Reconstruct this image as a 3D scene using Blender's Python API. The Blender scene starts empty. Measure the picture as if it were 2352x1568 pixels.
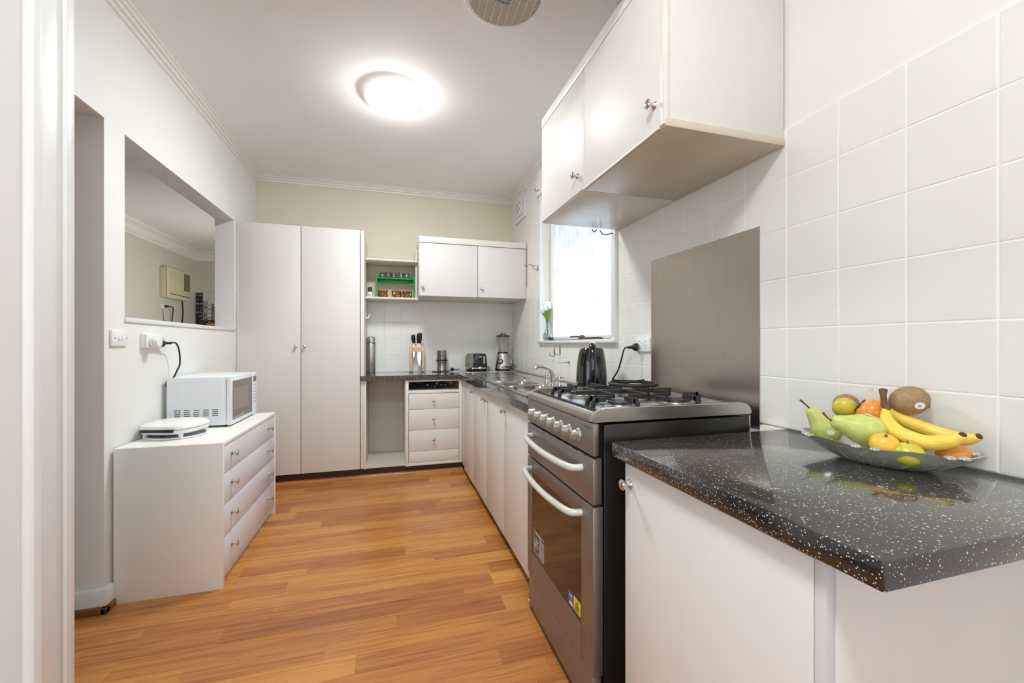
import bpy, bmesh, math, random
from mathutils import Vector, Matrix, Euler
random.seed(7)
SC = bpy.context.scene
COL = SC.collection

# ---------------------------------------------------------------- camera, world, lights, exposure
cam = bpy.data.cameras.new('camera')
cam.sensor_width = 36.0
cam.lens = 36.0 * 949.32 / 2352.0
cam.shift_y = 6.46 / 2352.0
cam.clip_start = 0.02
camo = bpy.data.objects.new('camera', cam)
COL.objects.link(camo)
camo.location = (0, 0, 1.13)
camo.rotation_euler = (math.pi / 2, 0, -0.28222652)
SC.camera = camo

world = bpy.data.worlds.new('sky')
SC.world = world
world.use_nodes = True
wb = world.node_tree.nodes['Background']
wb.inputs['Color'].default_value = (0.80, 0.90, 1.0, 1)
wb.inputs['Strength'].default_value = 1.3

def area(name, loc, rot, sx, sy, power, color):
    l = bpy.data.lights.new(name, 'AREA')
    l.shape = 'RECTANGLE'; l.size = sx; l.size_y = sy; l.energy = power; l.color = color
    o = bpy.data.objects.new(name, l); COL.objects.link(o)
    o.location = loc; o.rotation_euler = rot
    return o
# daylight outside the kitchen window (shines on the frosted pane), outside the big rear window
# of the room the camera stands in, and outside an unseen window added to brighten the dining room
area('daylight_kitchen_window', (2.25, 2.75, 0.95), (0, math.radians(90), 0), 1.3, 2.4, 116, (0.93, 0.98, 1.0))
area('daylight_rear_window', (-0.80, -5.85, 1.40), (math.radians(90), 0, 0), 3.3, 2.2, 40, (0.80, 0.92, 1.0))
area('daylight_side_window', (-3.40, -1.60, 1.45), (0, math.radians(-90), 0), 1.7, 3.4, 26, (0.78, 0.915, 1.0))
area('dining_fill_light', (-1.12, 5.90, 1.45), (0, math.radians(90), 0), 1.1, 1.4, 19, (1.0, 0.98, 0.94))

vs = SC.view_settings
vs.view_transform = 'Standard'; vs.look = 'None'; vs.gamma = 1.0; vs.use_curve_mapping = False
vs.exposure = 0.26

# ---------------------------------------------------------------- helpers
def lin(c):
    return tuple(((v / 255) / 12.92 if v / 255 <= 0.04045 else ((v / 255 + 0.055) / 1.055) ** 2.4) for v in c)

MATS = {}
def M(name, rgb, rough=0.5, metal=0.0, var=0.0, vscale=4.0, bump=0.0, bscale=60.0, spec=0.5, coat=0.0,
      stretch=(1, 1, 1), emit=0.0, rvar=0.0):
    m = bpy.data.materials.new(name); m.use_nodes = True
    nt = m.node_tree; b = nt.nodes['Principled BSDF']
    c = lin(rgb) + (1,)
    b.inputs['Base Color'].default_value = c
    b.inputs['Roughness'].default_value = rough
    b.inputs['Metallic'].default_value = metal
    b.inputs['Specular IOR Level'].default_value = spec
    b.inputs['Coat Weight'].default_value = coat
    b.inputs['Coat Roughness'].default_value = 0.08
    if emit:
        b.inputs['Emission Color'].default_value = c
        b.inputs['Emission Strength'].default_value = emit
    if var or bump or rvar:
        tc = nt.nodes.new('ShaderNodeTexCoord'); mp = nt.nodes.new('ShaderNodeMapping')
        mp.inputs['Scale'].default_value = stretch
        nt.links.new(tc.outputs['Object'], mp.inputs['Vector'])
    if var or rvar:
        n = nt.nodes.new('ShaderNodeTexNoise'); n.inputs['Scale'].default_value = vscale
        n.inputs['Detail'].default_value = 5
        nt.links.new(mp.outputs['Vector'], n.inputs['Vector'])
    if var:
        r = nt.nodes.new('ShaderNodeValToRGB')
        r.color_ramp.elements[0].position = 0.3; r.color_ramp.elements[1].position = 0.7
        r.color_ramp.elements[0].color = tuple(v * (1 - var) for v in c[:3]) + (1,)
        r.color_ramp.elements[1].color = tuple(min(1, v * (1 + var)) for v in c[:3]) + (1,)
        nt.links.new(n.outputs['Fac'], r.inputs['Fac'])
        nt.links.new(r.outputs['Color'], b.inputs['Base Color'])
    if rvar:
        mr = nt.nodes.new('ShaderNodeMapRange')
        mr.inputs['From Min'].default_value = 0.3; mr.inputs['From Max'].default_value = 0.7
        mr.inputs['To Min'].default_value = max(0, rough - rvar); mr.inputs['To Max'].default_value = rough + rvar
        nt.links.new(n.outputs['Fac'], mr.inputs['Value']); nt.links.new(mr.outputs['Result'], b.inputs['Roughness'])
    if bump:
        n2 = nt.nodes.new('ShaderNodeTexNoise'); n2.inputs['Scale'].default_value = bscale
        n2.inputs['Detail'].default_value = 3
        nt.links.new(mp.outputs['Vector'], n2.inputs['Vector'])
        bp = nt.nodes.new('ShaderNodeBump'); bp.inputs['Strength'].default_value = bump
        bp.inputs['Distance'].default_value = 0.002
        nt.links.new(n2.outputs['Fac'], bp.inputs['Height']); nt.links.new(bp.outputs['Normal'], b.inputs['Normal'])
    MATS[name] = m
    return m

def clear(name, tint, refl=0.12, rough=0.03, ior=1.45, dens=0.0, dcol=(255, 255, 255)):
    """thin clear glass or plastic: mostly see-through, mirrors at grazing angles"""
    m = bpy.data.materials.new(name); m.use_nodes = True; nt = m.node_tree
    for n in list(nt.nodes): nt.nodes.remove(n)
    out = nt.nodes.new('ShaderNodeOutputMaterial')
    tr = nt.nodes.new('ShaderNodeBsdfTransparent'); tr.inputs['Color'].default_value = lin(tint) + (1,)
    gl = nt.nodes.new('ShaderNodeBsdfGlossy'); gl.inputs['Roughness'].default_value = rough
    fr = nt.nodes.new('ShaderNodeLayerWeight'); fr.inputs['Blend'].default_value = 0.35
    mr = nt.nodes.new('ShaderNodeMapRange'); mr.inputs['To Min'].default_value = refl; mr.inputs['To Max'].default_value = 0.75
    nt.links.new(fr.outputs['Facing'], mr.inputs['Value'])
    mx = nt.nodes.new('ShaderNodeMixShader')
    nt.links.new(mr.outputs['Result'], mx.inputs['Fac']); nt.links.new(gl.outputs['BSDF'], mx.inputs[2])
    if dens:
        df = nt.nodes.new('ShaderNodeBsdfDiffuse'); df.inputs['Color'].default_value = lin(dcol) + (1,)
        m2 = nt.nodes.new('ShaderNodeMixShader'); m2.inputs['Fac'].default_value = dens
        nt.links.new(tr.outputs['BSDF'], m2.inputs[1]); nt.links.new(df.outputs['BSDF'], m2.inputs[2])
        nt.links.new(m2.outputs['Shader'], mx.inputs[1])
    else:
        nt.links.new(tr.outputs['BSDF'], mx.inputs[1])
    nt.links.new(mx.outputs['Shader'], out.inputs['Surface'])
    MATS[name] = m
    return m

ORG = {}
def org_of(p):
    while p is not None:
        if p.name in ORG: return ORG[p.name]
        p = p.parent
    return Vector((0, 0, 0))

def tag(o, label=None, cat=None, group=None, kind=None):
    if label: o['label'] = label
    if cat: o['category'] = cat
    if group: o['group'] = group
    if kind: o['kind'] = kind
    return o

def thing(name, label, cat, loc=(0, 0, 0), rotz=0.0, local=False, group=None):
    o = bpy.data.objects.new(name, None); COL.objects.link(o)
    o.empty_display_size = 0.05
    o.location = loc; o.rotation_euler = (0, 0, rotz)
    ORG[o.name] = Vector((0, 0, 0)) if (local or rotz) else Vector(loc)
    return tag(o, label, cat, group)

def finish(bm, name, m, parent=None, smooth=True, origin=None):
    """bm in world coordinates (or local ones for a 'local' thing) -> one mesh object"""
    off = org_of(parent)
    loc = Vector((0, 0, 0))
    if origin is not None:
        loc = Vector(origin) - off
        bmesh.ops.translate(bm, verts=bm.verts, vec=-Vector(origin))
    elif off.length:
        bmesh.ops.translate(bm, verts=bm.verts, vec=-off)
    bmesh.ops.recalc_face_normals(bm, faces=bm.faces)
    if smooth:
        for f in bm.faces: f.smooth = True
        for e in bm.edges:
            if len(e.link_faces) == 2 and e.calc_face_angle(0) > math.radians(38): e.smooth = False
    me = bpy.data.meshes.new(name); bm.to_mesh(me); bm.free()
    if m is not None:
        me.materials.append(MATS[m] if isinstance(m, str) else m)
    o = bpy.data.objects.new(name, me); COL.objects.link(o)
    o.location = loc
    if parent is not None: o.parent = parent
    return o

class B:
    def __init__(s): s.bm = bmesh.new()
    def box(s, x0, x1, y0, y1, z0, z1, bev=0.0, seg=2, rot=None, about=None):
        bm = s.bm
        if x0 > x1: x0, x1 = x1, x0
        if y0 > y1: y0, y1 = y1, y0
        if z0 > z1: z0, z1 = z1, z0
        vs = [bm.verts.new((x, y, z)) for x in (x0, x1) for y in (y0, y1) for z in (z0, z1)]
        fs = [bm.faces.new([vs[i] for i in q]) for q in ((0, 1, 3, 2), (4, 6, 7, 5), (0, 4, 5, 1), (2, 3, 7, 6), (0, 2, 6, 4), (1, 5, 7, 3))]
        new = vs
        if bev:
            es = list({e for f in fs for e in f.edges})
            r = bmesh.ops.bevel(bm, geom=es, offset=min(bev, 0.45 * min(x1 - x0, y1 - y0, z1 - z0)), segments=seg, affect='EDGES', profile=0.5)
            new = list({v for f in r['faces'] for v in f.verts})
        if rot is not None:
            c = Vector(about) if about else Vector(((x0 + x1) / 2, (y0 + y1) / 2, (z0 + z1) / 2))
            mt = Matrix.Translation(c) @ rot.to_matrix().to_4x4() @ Matrix.Translation(-c)
            bmesh.ops.transform(bm, matrix=mt, verts=new)
        return s
    def cyl(s, p0, p1, r0, r1=None, n=20):
        r1 = r0 if r1 is None else r1
        p0 = Vector(p0); p1 = Vector(p1); d = p1 - p0
        q = d.to_track_quat('Z', 'Y')
        bm = s.bm; A = []; Bv = []
        for i in range(n):
            a = 2 * math.pi * i / n; v = Vector((math.cos(a), math.sin(a), 0))
            A.append(bm.verts.new(p0 + q @ (v * r0))); Bv.append(bm.verts.new(p1 + q @ (v * r1)))
        for i in range(n):
            j = (i + 1) % n; bm.faces.new((A[i], A[j], Bv[j], Bv[i]))
        bm.faces.new(A[::-1]); bm.faces.new(Bv)
        return s
    def lathe(s, prof, c=(0, 0, 0), n=28, axis='Z', sx=1.0, sy=1.0, ang=0.0):
        """prof: (r, h) pairs along the axis direction (a vector or 'Z')"""
        ax = Vector((0, 0, 1)) if axis == 'Z' else Vector(axis).normalized()
        q = ax.to_track_quat('Z', 'Y') if axis != 'Z' else None
        bm = s.bm; c = Vector(c); rings = []
        for r, h in prof:
            if r < 1e-6:
                v = Vector((0, 0, h)); v = q @ v if q else v
                rings.append([bm.verts.new(c + v)])
            else:
                ring = []
                for i in range(n):
                    a = 2 * math.pi * i / n
                    v = Vector((r * sx * math.cos(a), r * sy * math.sin(a), h))
                    if ang: v = Matrix.Rotation(ang, 3, 'Z') @ v
                    v = q @ v if q else v
                    ring.append(bm.verts.new(c + v))
                rings.append(ring)
        for a, b in zip(rings, rings[1:]):
            if len(a) == 1 and len(b) == 1: continue
            for i in range(n):
                j = (i + 1) % n
                if len(a) == 1: bm.faces.new((a[0], b[j], b[i]))
                elif len(b) == 1: bm.faces.new((a[i], a[j], b[0]))
                else: bm.faces.new((a[i], a[j], b[j], b[i]))
        return s
    def tube(s, pts, r, n=10, sub=0, caps=True):
        pts = [Vector(p) for p in pts]
        if sub:                                       # catmull-rom
            out = []; P = [2 * pts[0] - pts[1]] + pts + [2 * pts[-1] - pts[-2]]
            for i in range(1, len(P) - 2):
                for k in range(sub):
                    t = k / sub
                    out.append(0.5 * ((2 * P[i]) + (P[i + 1] - P[i - 1]) * t + (2 * P[i - 1] - 5 * P[i] + 4 * P[i + 1] - P[i + 2]) * t * t + (3 * P[i] - P[i - 1] - 3 * P[i + 1] + P[i + 2]) * t ** 3))
            out.append(pts[-1])
            if not isinstance(r, (int, float)):
                rr = []
                for i in range(len(r) - 1):
                    for k in range(sub): rr.append(r[i] + (r[i + 1] - r[i]) * k / sub)
                r = rr + [r[-1]]
            pts = out
        bm = s.bm; rings = []; up = None
        for i, p in enumerate(pts):
            d = (pts[min(i + 1, len(pts) - 1)] - pts[max(i - 1, 0)]).normalized()
            if up is None:
                up = Vector((0, 0, 1)) if abs(d.z) < 0.9 else Vector((1, 0, 0))
            u = (up - d * up.dot(d)).normalized(); up = u; w = d.cross(u)
            rad = r if isinstance(r, (int, float)) else r[i]
            rings.append([bm.verts.new(p + (u * math.cos(2 * math.pi * k / n) + w * math.sin(2 * math.pi * k / n)) * rad) for k in range(n)])
        for a, b in zip(rings, rings[1:]):
            for i in range(n):
                j = (i + 1) % n; bm.faces.new((a[i], a[j], b[j], b[i]))
        if caps:
            bm.faces.new(rings[0][::-1]); bm.faces.new(rings[-1])
        return s
    def prism(s, poly, axis, a, b):
        """2-D polygon extruded along an axis; poly holds the other two coordinates in x,y,z order"""
        def v3(p, h):
            return {'x': (h, p[0], p[1]), 'y': (p[0], h, p[1]), 'z': (p[0], p[1], h)}[axis]
        A = [s.bm.verts.new(v3(p, a)) for p in poly]; Bv = [s.bm.verts.new(v3(p, b)) for p in poly]
        n = len(poly)
        for i in range(n):
            j = (i + 1) % n; s.bm.faces.new((A[i], A[j], Bv[j], Bv[i]))
        s.bm.faces.new(A[::-1]); s.bm.faces.new(Bv)
        return s
    def ball(s, c, rx, ry=None, rz=None, n=20, rot=None):
        ry = rx if ry is None else ry; rz = rx if rz is None else rz
        r = bmesh.ops.create_uvsphere(s.bm, u_segments=n, v_segments=max(6, n // 2), radius=1)
        mt = Matrix.Translation(Vector(c)) @ (rot.to_matrix().to_4x4() if rot else Matrix()) @ Matrix.Diagonal((rx, ry, rz, 1))
        bmesh.ops.transform(s.bm, matrix=mt, verts=r['verts'])
        return s
    def torus(s, c, R_, r, axis=(0, 0, 1), n=32, k=8):
        q = Vector(axis).normalized().to_track_quat('Z', 'Y'); c = Vector(c); rings = []
        for i in range(n):
            a = 2 * math.pi * i / n; d = Vector((math.cos(a), math.sin(a), 0)); ring = []
            for j in range(k):
                t = 2 * math.pi * j / k
                ring.append(s.bm.verts.new(c + q @ (d * (R_ + r * math.cos(t)) + Vector((0, 0, r * math.sin(t))))))
            rings.append(ring)
        for i in range(n):
            a = rings[i]; b = rings[(i + 1) % n]
            for j in range(k):
                l = (j + 1) % k; s.bm.faces.new((a[j], b[j], b[l], a[l]))
        return s
    def obj(s, name, m, parent=None, smooth=True, origin=None, label=None):
        o = finish(s.bm, name, m, parent, smooth, origin)
        if label: o['label'] = label
        return o

def box(parent, name, m, x0, x1, y0, y1, z0, z1, bev=0.0, label=None):
    return B().box(x0, x1, y0, y1, z0, z1, bev).obj(name, m, parent, label=label)

def text(parent, s, size, m, mtx, name='lettering', ext=0.0003):
    cu = bpy.data.curves.new('t', 'FONT'); cu.body = s; cu.size = size; cu.extrude = ext
    cu.align_x = 'CENTER'; cu.align_y = 'CENTER'
    t = bpy.data.objects.new('t', cu); COL.objects.link(t)
    dg = bpy.context.evaluated_depsgraph_get()
    me = bpy.data.meshes.new_from_object(t.evaluated_get(dg))
    bpy.data.objects.remove(t); bpy.data.curves.remove(cu)
    me.transform(mtx)
    off = org_of(parent)
    me.transform(Matrix.Translation(-off))
    me.materials.clear(); me.materials.append(MATS[m])
    o = bpy.data.objects.new(name, me); COL.objects.link(o); o.parent = parent
    me.name = name
    return o
def frame(loc, right, up):
    r = Vector(right).normalized(); u = Vector(up).normalized(); n = r.cross(u)
    return Matrix(((r.x, u.x, n.x, loc[0]), (r.y, u.y, n.y, loc[1]), (r.z, u.z, n.z, loc[2]), (0, 0, 0, 1)))

KNOB = {}
def knob(parent, pos, d, s=1.0):
    """small turned chrome cupboard knob standing on its face at pos, pointing along d; shared mesh"""
    key = (tuple(d), s)
    off = org_of(parent)
    if key not in KNOB:
        b = B().lathe([(0, 0), (0.011, 0), (0.0115, 0.002), (0.008, 0.006), (0.0052, 0.010), (0.0055, 0.015), (0.010, 0.019), (0.0135, 0.0225), (0.0138, 0.025), (0.011, 0.028), (0.006, 0.0298), (0, 0.0302)], n=20, axis=d)
        if s != 1.0: bmesh.ops.scale(b.bm, verts=b.bm.verts, vec=(s, s, s))
        o = finish(b.bm, 'knob', 'chrome'); KNOB[key] = o.data
    else:
        o = bpy.data.objects.new('knob', KNOB[key]); COL.objects.link(o)
    o.location = Vector(pos) - off; o.parent = parent
    return o

# ---------------------------------------------------------------- materials
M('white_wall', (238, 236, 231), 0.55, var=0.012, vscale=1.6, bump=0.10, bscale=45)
M('cream_wall', (230, 220, 201), 0.55, var=0.02, vscale=1.5, bump=0.10, bscale=45)
M('warm_wall', (235, 231, 224), 0.55, var=0.012, vscale=1.6, bump=0.10, bscale=45)
M('ceiling_paint', (246, 242, 239), 0.75, var=0.035, vscale=1.3, bump=0.06, bscale=30)
M('gloss_white', (232, 231, 229), 0.28, var=0.012, vscale=3, bump=0.08, bscale=18)
M('trim_paint', (244, 240, 232), 0.38, bump=0.05, bscale=30)
M('tile_glaze', (234, 231, 223), 0.22, var=0.012, vscale=2.0, bump=0.10, bscale=90)
M('grout', (246, 243, 236), 0.7)
M('cabinet_paint', (226, 220, 213), 0.48, var=0.02, vscale=2.2, bump=0.10, bscale=25, spec=0.32, stretch=(2.5, 2.5, 0.5))
M('cabinet_under_window_sheen', (226, 222, 212), 0.24, var=0.03, vscale=9, bump=0.25, bscale=14, stretch=(1, 3, 1))  # paler underside: the window's sheen is put into the colour
M('cabinet_edge', (232, 226, 214), 0.42, var=0.03, vscale=7, bump=0.08, bscale=40)
M('cabinet_inside', (214, 204, 190), 0.5, var=0.04, vscale=6)
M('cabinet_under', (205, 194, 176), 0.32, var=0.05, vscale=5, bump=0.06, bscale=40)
M('chest_front', (230, 229, 237), 0.22, var=0.008, vscale=3)
M('chest_side', (244, 241, 234), 0.45, var=0.012, vscale=5, bump=0.04, bscale=120)
M('appliance_white', (236, 238, 242), 0.28)
M('plastic_white', (240, 240, 238), 0.25)
M('plastic_black', (22, 22, 24), 0.28)
M('rubber_black', (26, 25, 25), 0.55)
M('gloss_black', (20, 20, 22), 0.10, coat=0.5)
M('dark_gap', (14, 12, 11), 0.8)
M('kick_brown', (58, 36, 32), 0.6, var=0.15, vscale=9)
M('chrome', (215, 214, 212), 0.12, 1.0)
M('steel', (188, 184, 178), 0.30, 1.0, bump=0.02, bscale=40, stretch=(1, 1, 12), rvar=0.05, vscale=6)
M('sink_steel', (196, 192, 184), 0.16, 1.0, bump=0.03, bscale=70, rvar=0.06, vscale=12)
M('stove_steel', (148, 140, 134), 0.40, 0.8, var=0.015, vscale=30, rvar=0.012)
M('stove_top_steel', (192, 189, 184), 0.26, 1.0, var=0.015, vscale=40, rvar=0.015)
M('splash_steel', (186, 177, 167), 0.30, 1.0, var=0.03, vscale=10.0, rvar=0.015, stretch=(1, 6, 0.6))
M('stove_side', (60, 57, 55), 0.28, 0.75, var=0.02, vscale=80)
M('cast_iron', (46, 43, 42), 0.5, 0.2, var=0.2, vscale=30, bump=0.25, bscale=200)
M('enamel_black', (30, 29, 31), 0.35, var=0.15, vscale=40)
M('alu', (196, 192, 184), 0.35, 0.85, var=0.08, vscale=40)
M('worn_chrome', (164, 160, 149), 0.30, 0.7, var=0.16, vscale=90)
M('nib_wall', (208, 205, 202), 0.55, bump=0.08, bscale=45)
M('strip_grey', (212, 209, 211), 0.4)
M('handle_grey', (212, 211, 203), 0.35, 0.15)
M('oven_glass', (40, 29, 23), 0.05, 0.0, spec=0.5, coat=0.25)
M('tin_lid', (150, 142, 132), 0.38, 0.9)
M('green_paint', (30, 172, 74), 0.38, var=0.06, vscale=20)
M('green_lid', (20, 92, 44), 0.35)
M('label_white', (236, 236, 234), 0.5)
M('label_yellow', (226, 206, 40), 0.45)
M('label_blue', (98, 104, 176), 0.45)
M('ink', (40, 38, 38), 0.6)
M('ink_grey', (92, 84, 78), 0.6)
M('ink_red', (150, 34, 30), 0.5)
M('ink_brown', (96, 44, 30), 0.5)
M('ink_light', (190, 186, 178), 0.5)
M('jar_orange', (198, 112, 46), 0.35, var=0.12, vscale=30)
M('spice_red', (176, 66, 30), 0.6, var=0.2, vscale=60)
M('spice_ochre', (176, 124, 34), 0.6, var=0.2, vscale=60)
M('spice_brown', (92, 52, 34), 0.7, var=0.3, vscale=80)
M('spice_dark', (62, 40, 44), 0.7, var=0.35, vscale=80)
M('lemon_print', (236, 202, 62), 0.4)
M('orange_print', (238, 150, 44), 0.4)
M('leaf_print', (108, 128, 52), 0.4)
M('beech', (222, 186, 146), 0.42, var=0.06, vscale=6, stretch=(1, 1, 0.12))
M('bead_wood', (182, 112, 58), 0.32, var=0.16, vscale=14, stretch=(0.15, 1, 1))
M('bead_dark', (128, 72, 34), 0.32, var=0.16, vscale=14, stretch=(0.15, 1, 1))
M('blade', (228, 231, 236), 0.22, 0.85)
M('lamp_clip', (120, 104, 80), 0.3, 0.9)
M('dusty_slat', (222, 214, 200), 0.55)
M('fan_dark', (58, 46, 36), 0.8)
M('bronze', (92, 78, 72), 0.45, 0.4, var=0.1, vscale=30)
M('pear_skin', (198, 206, 112), 0.36, var=0.13, vscale=70, bump=0.05, bscale=250)
M('pear_green', (156, 184, 66), 0.36, var=0.10, vscale=18, bump=0.05, bscale=150)
M('stem_brown', (92, 70, 44), 0.7)
M('stem_red', (104, 66, 50), 0.7)
M('banana_skin', (242, 206, 84), 0.42, var=0.10, vscale=45)
M('banana_brown', (104, 76, 46), 0.75, var=0.35, vscale=60)
M('banana_tip', (84, 62, 44), 0.8, var=0.3, vscale=90)
M('kiwi_skin', (158, 128, 90), 0.62, var=0.16, vscale=160, bump=0.2, bscale=220)
M('persimmon_skin', (246, 152, 70), 0.22, var=0.05, vscale=10, coat=0.2)
M('mandarin_green', (206, 192, 62), 0.36, var=0.12, vscale=14, bump=0.12, bscale=160)
M('mandarin_yellow', (232, 186, 66), 0.36, var=0.08, vscale=14, bump=0.12, bscale=160)
M('mandarin_orange', (232, 150, 66), 0.36, var=0.08, vscale=14, bump=0.12, bscale=160)
M('petal', (246, 246, 240), 0.5, var=0.03, vscale=30)
M('leaf', (142, 176, 40), 0.42, var=0.2, vscale=30)
M('stalk', (84, 112, 62), 0.5)
M('stone_blue', (72, 86, 140), 0.25, var=0.5, vscale=60)
M('dining_wall', (212, 208, 194), 0.6)
M('ac_cream', (216, 208, 176), 0.45)
M('ac_dark', (116, 104, 80), 0.5)
M('paper', (236, 236, 240), 0.6)
M('display', (96, 88, 84), 0.12)
M('mw_glass', (92, 86, 82), 0.10, coat=0.5)
M('mw_window', (140, 130, 124), 0.16)
M('dining_floor_dark', (84, 78, 72), 0.9, var=0.1, vscale=40)
M('concrete', (190, 186, 178), 0.8)
clear('clear_glass', (245, 248, 246), 0.07)
clear('blender_glass', (246, 246, 240), 0.10, dens=0.05)
clear('jar_glass', (226, 228, 214), 0.10, dens=0.05)
clear('jar_amber', (214, 170, 96), 0.10, dens=0.10, dcol=(170, 120, 50))
clear('bowl_glass', (232, 232, 226), 0.24, rough=0.08, dens=0.46, dcol=(226, 224, 214))
clear('smoke_plastic', (196, 190, 182), 0.12, dens=0.06, dcol=(120, 114, 108))
clear('acrylic', (238, 240, 244), 0.2, dens=0.12)

def wood_floor():
    m = bpy.data.materials.new('laminate'); m.use_nodes = True; nt = m.node_tree; b = nt.nodes['Principled BSDF']
    tc = nt.nodes.new('ShaderNodeTexCoord'); oi = nt.nodes.new('ShaderNodeObjectInfo')
    mul = nt.nodes.new('ShaderNodeMath'); mul.operation = 'MULTIPLY'; mul.inputs[1].default_value = 53.0
    nt.links.new(oi.outputs['Random'], mul.inputs[0])
    add = nt.nodes.new('ShaderNodeVectorMath'); add.operation = 'ADD'
    nt.links.new(tc.outputs['Object'], add.inputs[0]); nt.links.new(mul.outputs[0], add.inputs[1])
    mp = nt.nodes.new('ShaderNodeMapping'); mp.inputs['Scale'].default_value = (2.0, 48, 48)
    nt.links.new(add.outputs[0], mp.inputs['Vector'])
    n = nt.nodes.new('ShaderNodeTexNoise'); n.inputs['Scale'].default_value = 1.6; n.inputs['Detail'].default_value = 7
    n.inputs['Distortion'].default_value = 0.7
    nt.links.new(mp.outputs['Vector'], n.inputs['Vector'])
    mp2 = nt.nodes.new('ShaderNodeMapping'); mp2.inputs['Scale'].default_value = (1.0, 6, 6)
    nt.links.new(add.outputs[0], mp2.inputs['Vector'])
    n2 = nt.nodes.new('ShaderNodeTexNoise'); n2.inputs['Scale'].default_value = 1.4; n2.inputs['Detail'].default_value = 3
    nt.links.new(mp2.outputs['Vector'], n2.inputs['Vector'])
    tone = nt.nodes.new('ShaderNodeValToRGB')
    e = tone.color_ramp.elements
    e[0].position = 0.0; e[0].color = lin((162, 98, 52)) + (1,)
    e[1].position = 1.0; e[1].color = lin((214, 152, 80)) + (1,)
    k = e.new(0.5); k.color = lin((190, 124, 64)) + (1,)
    mixv = nt.nodes.new('ShaderNodeMath'); mixv.operation = 'MULTIPLY_ADD'
    mixv.inputs[1].default_value = 0.72
    s2 = nt.nodes.new('ShaderNodeMath'); s2.operation = 'MULTIPLY_ADD'; s2.inputs[1].default_value = 0.9; s2.inputs[2].default_value = -0.31
    nt.links.new(n2.outputs['Fac'], s2.inputs[0])
    nt.links.new(oi.outputs['Random'], mixv.inputs[0]); nt.links.new(s2.outputs[0], mixv.inputs[2])
    nt.links.new(mixv.outputs[0], tone.inputs['Fac'])
    grain = nt.nodes.new('ShaderNodeValToRGB')
    grain.color_ramp.elements[0].position = 0.34; grain.color_ramp.elements[0].color = (0.70, 0.63, 0.58, 1)
    grain.color_ramp.elements[1].position = 0.56; grain.color_ramp.elements[1].color = (1, 1, 1, 1)
    nt.links.new(n.outputs['Fac'], grain.inputs['Fac'])
    mx = nt.nodes.new('ShaderNodeMix'); mx.data_type = 'RGBA'; mx.blend_type = 'MULTIPLY'; mx.inputs['Factor'].default_value = 1.0
    nt.links.new(tone.outputs['Color'], mx.inputs['A']); nt.links.new(grain.outputs['Color'], mx.inputs['B'])
    nt.links.new(mx.outputs['Result'], b.inputs['Base Color'])
    b.inputs['Roughness'].default_value = 0.27; b.inputs['Specular IOR Level'].default_value = 0.5
    MATS['laminate'] = m
wood_floor()

def speckle():
    m = bpy.data.materials.new('black_speckle'); m.use_nodes = True; nt = m.node_tree; b = nt.nodes['Principled BSDF']
    tc = nt.nodes.new('ShaderNodeTexCoord')
    def flecks(scale, thr, sm):
        v = nt.nodes.new('ShaderNodeTexVoronoi'); v.inputs['Scale'].default_value = scale
        nt.links.new(tc.outputs['Object'], v.inputs['Vector'])
        r = nt.nodes.new('ShaderNodeSeparateColor'); nt.links.new(v.outputs['Color'], r.inputs['Color'])
        g = nt.nodes.new('ShaderNodeMath'); g.operation = 'GREATER_THAN'; g.inputs[1].default_value = thr
        nt.links.new(r.outputs['Red'], g.inputs[0])
        l = nt.nodes.new('ShaderNodeMath'); l.operation = 'LESS_THAN'; l.inputs[1].default_value = sm
        nt.links.new(v.outputs['Distance'], l.inputs[0])
        p = nt.nodes.new('ShaderNodeMath'); p.operation = 'MULTIPLY'
        nt.links.new(g.outputs[0], p.inputs[0]); nt.links.new(l.outputs[0], p.inputs[1])
        return p
    a = flecks(150, 0.87, 0.26); c = flecks(300, 0.82, 0.30); d = flecks(420, 0.55, 0.42)
    mx1 = nt.nodes.new('ShaderNodeMath'); mx1.operation = 'MAXIMUM'
    nt.links.new(a.outputs[0], mx1.inputs[0]); nt.links.new(c.outputs[0], mx1.inputs[1])
    col = nt.nodes.new('ShaderNodeMix'); col.data_type = 'RGBA'
    col.inputs['A'].default_value = lin((24, 23, 24)) + (1,); col.inputs['B'].default_value = lin((50, 47, 47)) + (1,)
    nt.links.new(d.outputs[0], col.inputs['Factor'])
    col2 = nt.nodes.new('ShaderNodeMix'); col2.data_type = 'RGBA'
    nt.links.new(col.outputs['Result'], col2.inputs['A']); col2.inputs['B'].default_value = lin((206, 204, 202)) + (1,)
    nt.links.new(mx1.outputs[0], col2.inputs['Factor'])
    nt.links.new(col2.outputs['Result'], b.inputs['Base Color'])
    b.inputs['Roughness'].default_value = 0.3; b.inputs['Specular IOR Level'].default_value = 0.3
    b.inputs['Coat Weight'].default_value = 1.0; b.inputs['Coat Roughness'].default_value = 0.06; b.inputs['Coat IOR'].default_value = 1.65
    n2 = nt.nodes.new('ShaderNodeTexNoise'); n2.inputs['Scale'].default_value = 26
    nt.links.new(tc.outputs['Object'], n2.inputs['Vector'])
    bp = nt.nodes.new('ShaderNodeBump'); bp.inputs['Strength'].default_value = 0.10; bp.inputs['Distance'].default_value = 0.002
    nt.links.new(n2.outputs['Fac'], bp.inputs['Height']); nt.links.new(bp.outputs['Normal'], b.inputs['Normal'])
    MATS['black_speckle'] = m
speckle()

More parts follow.
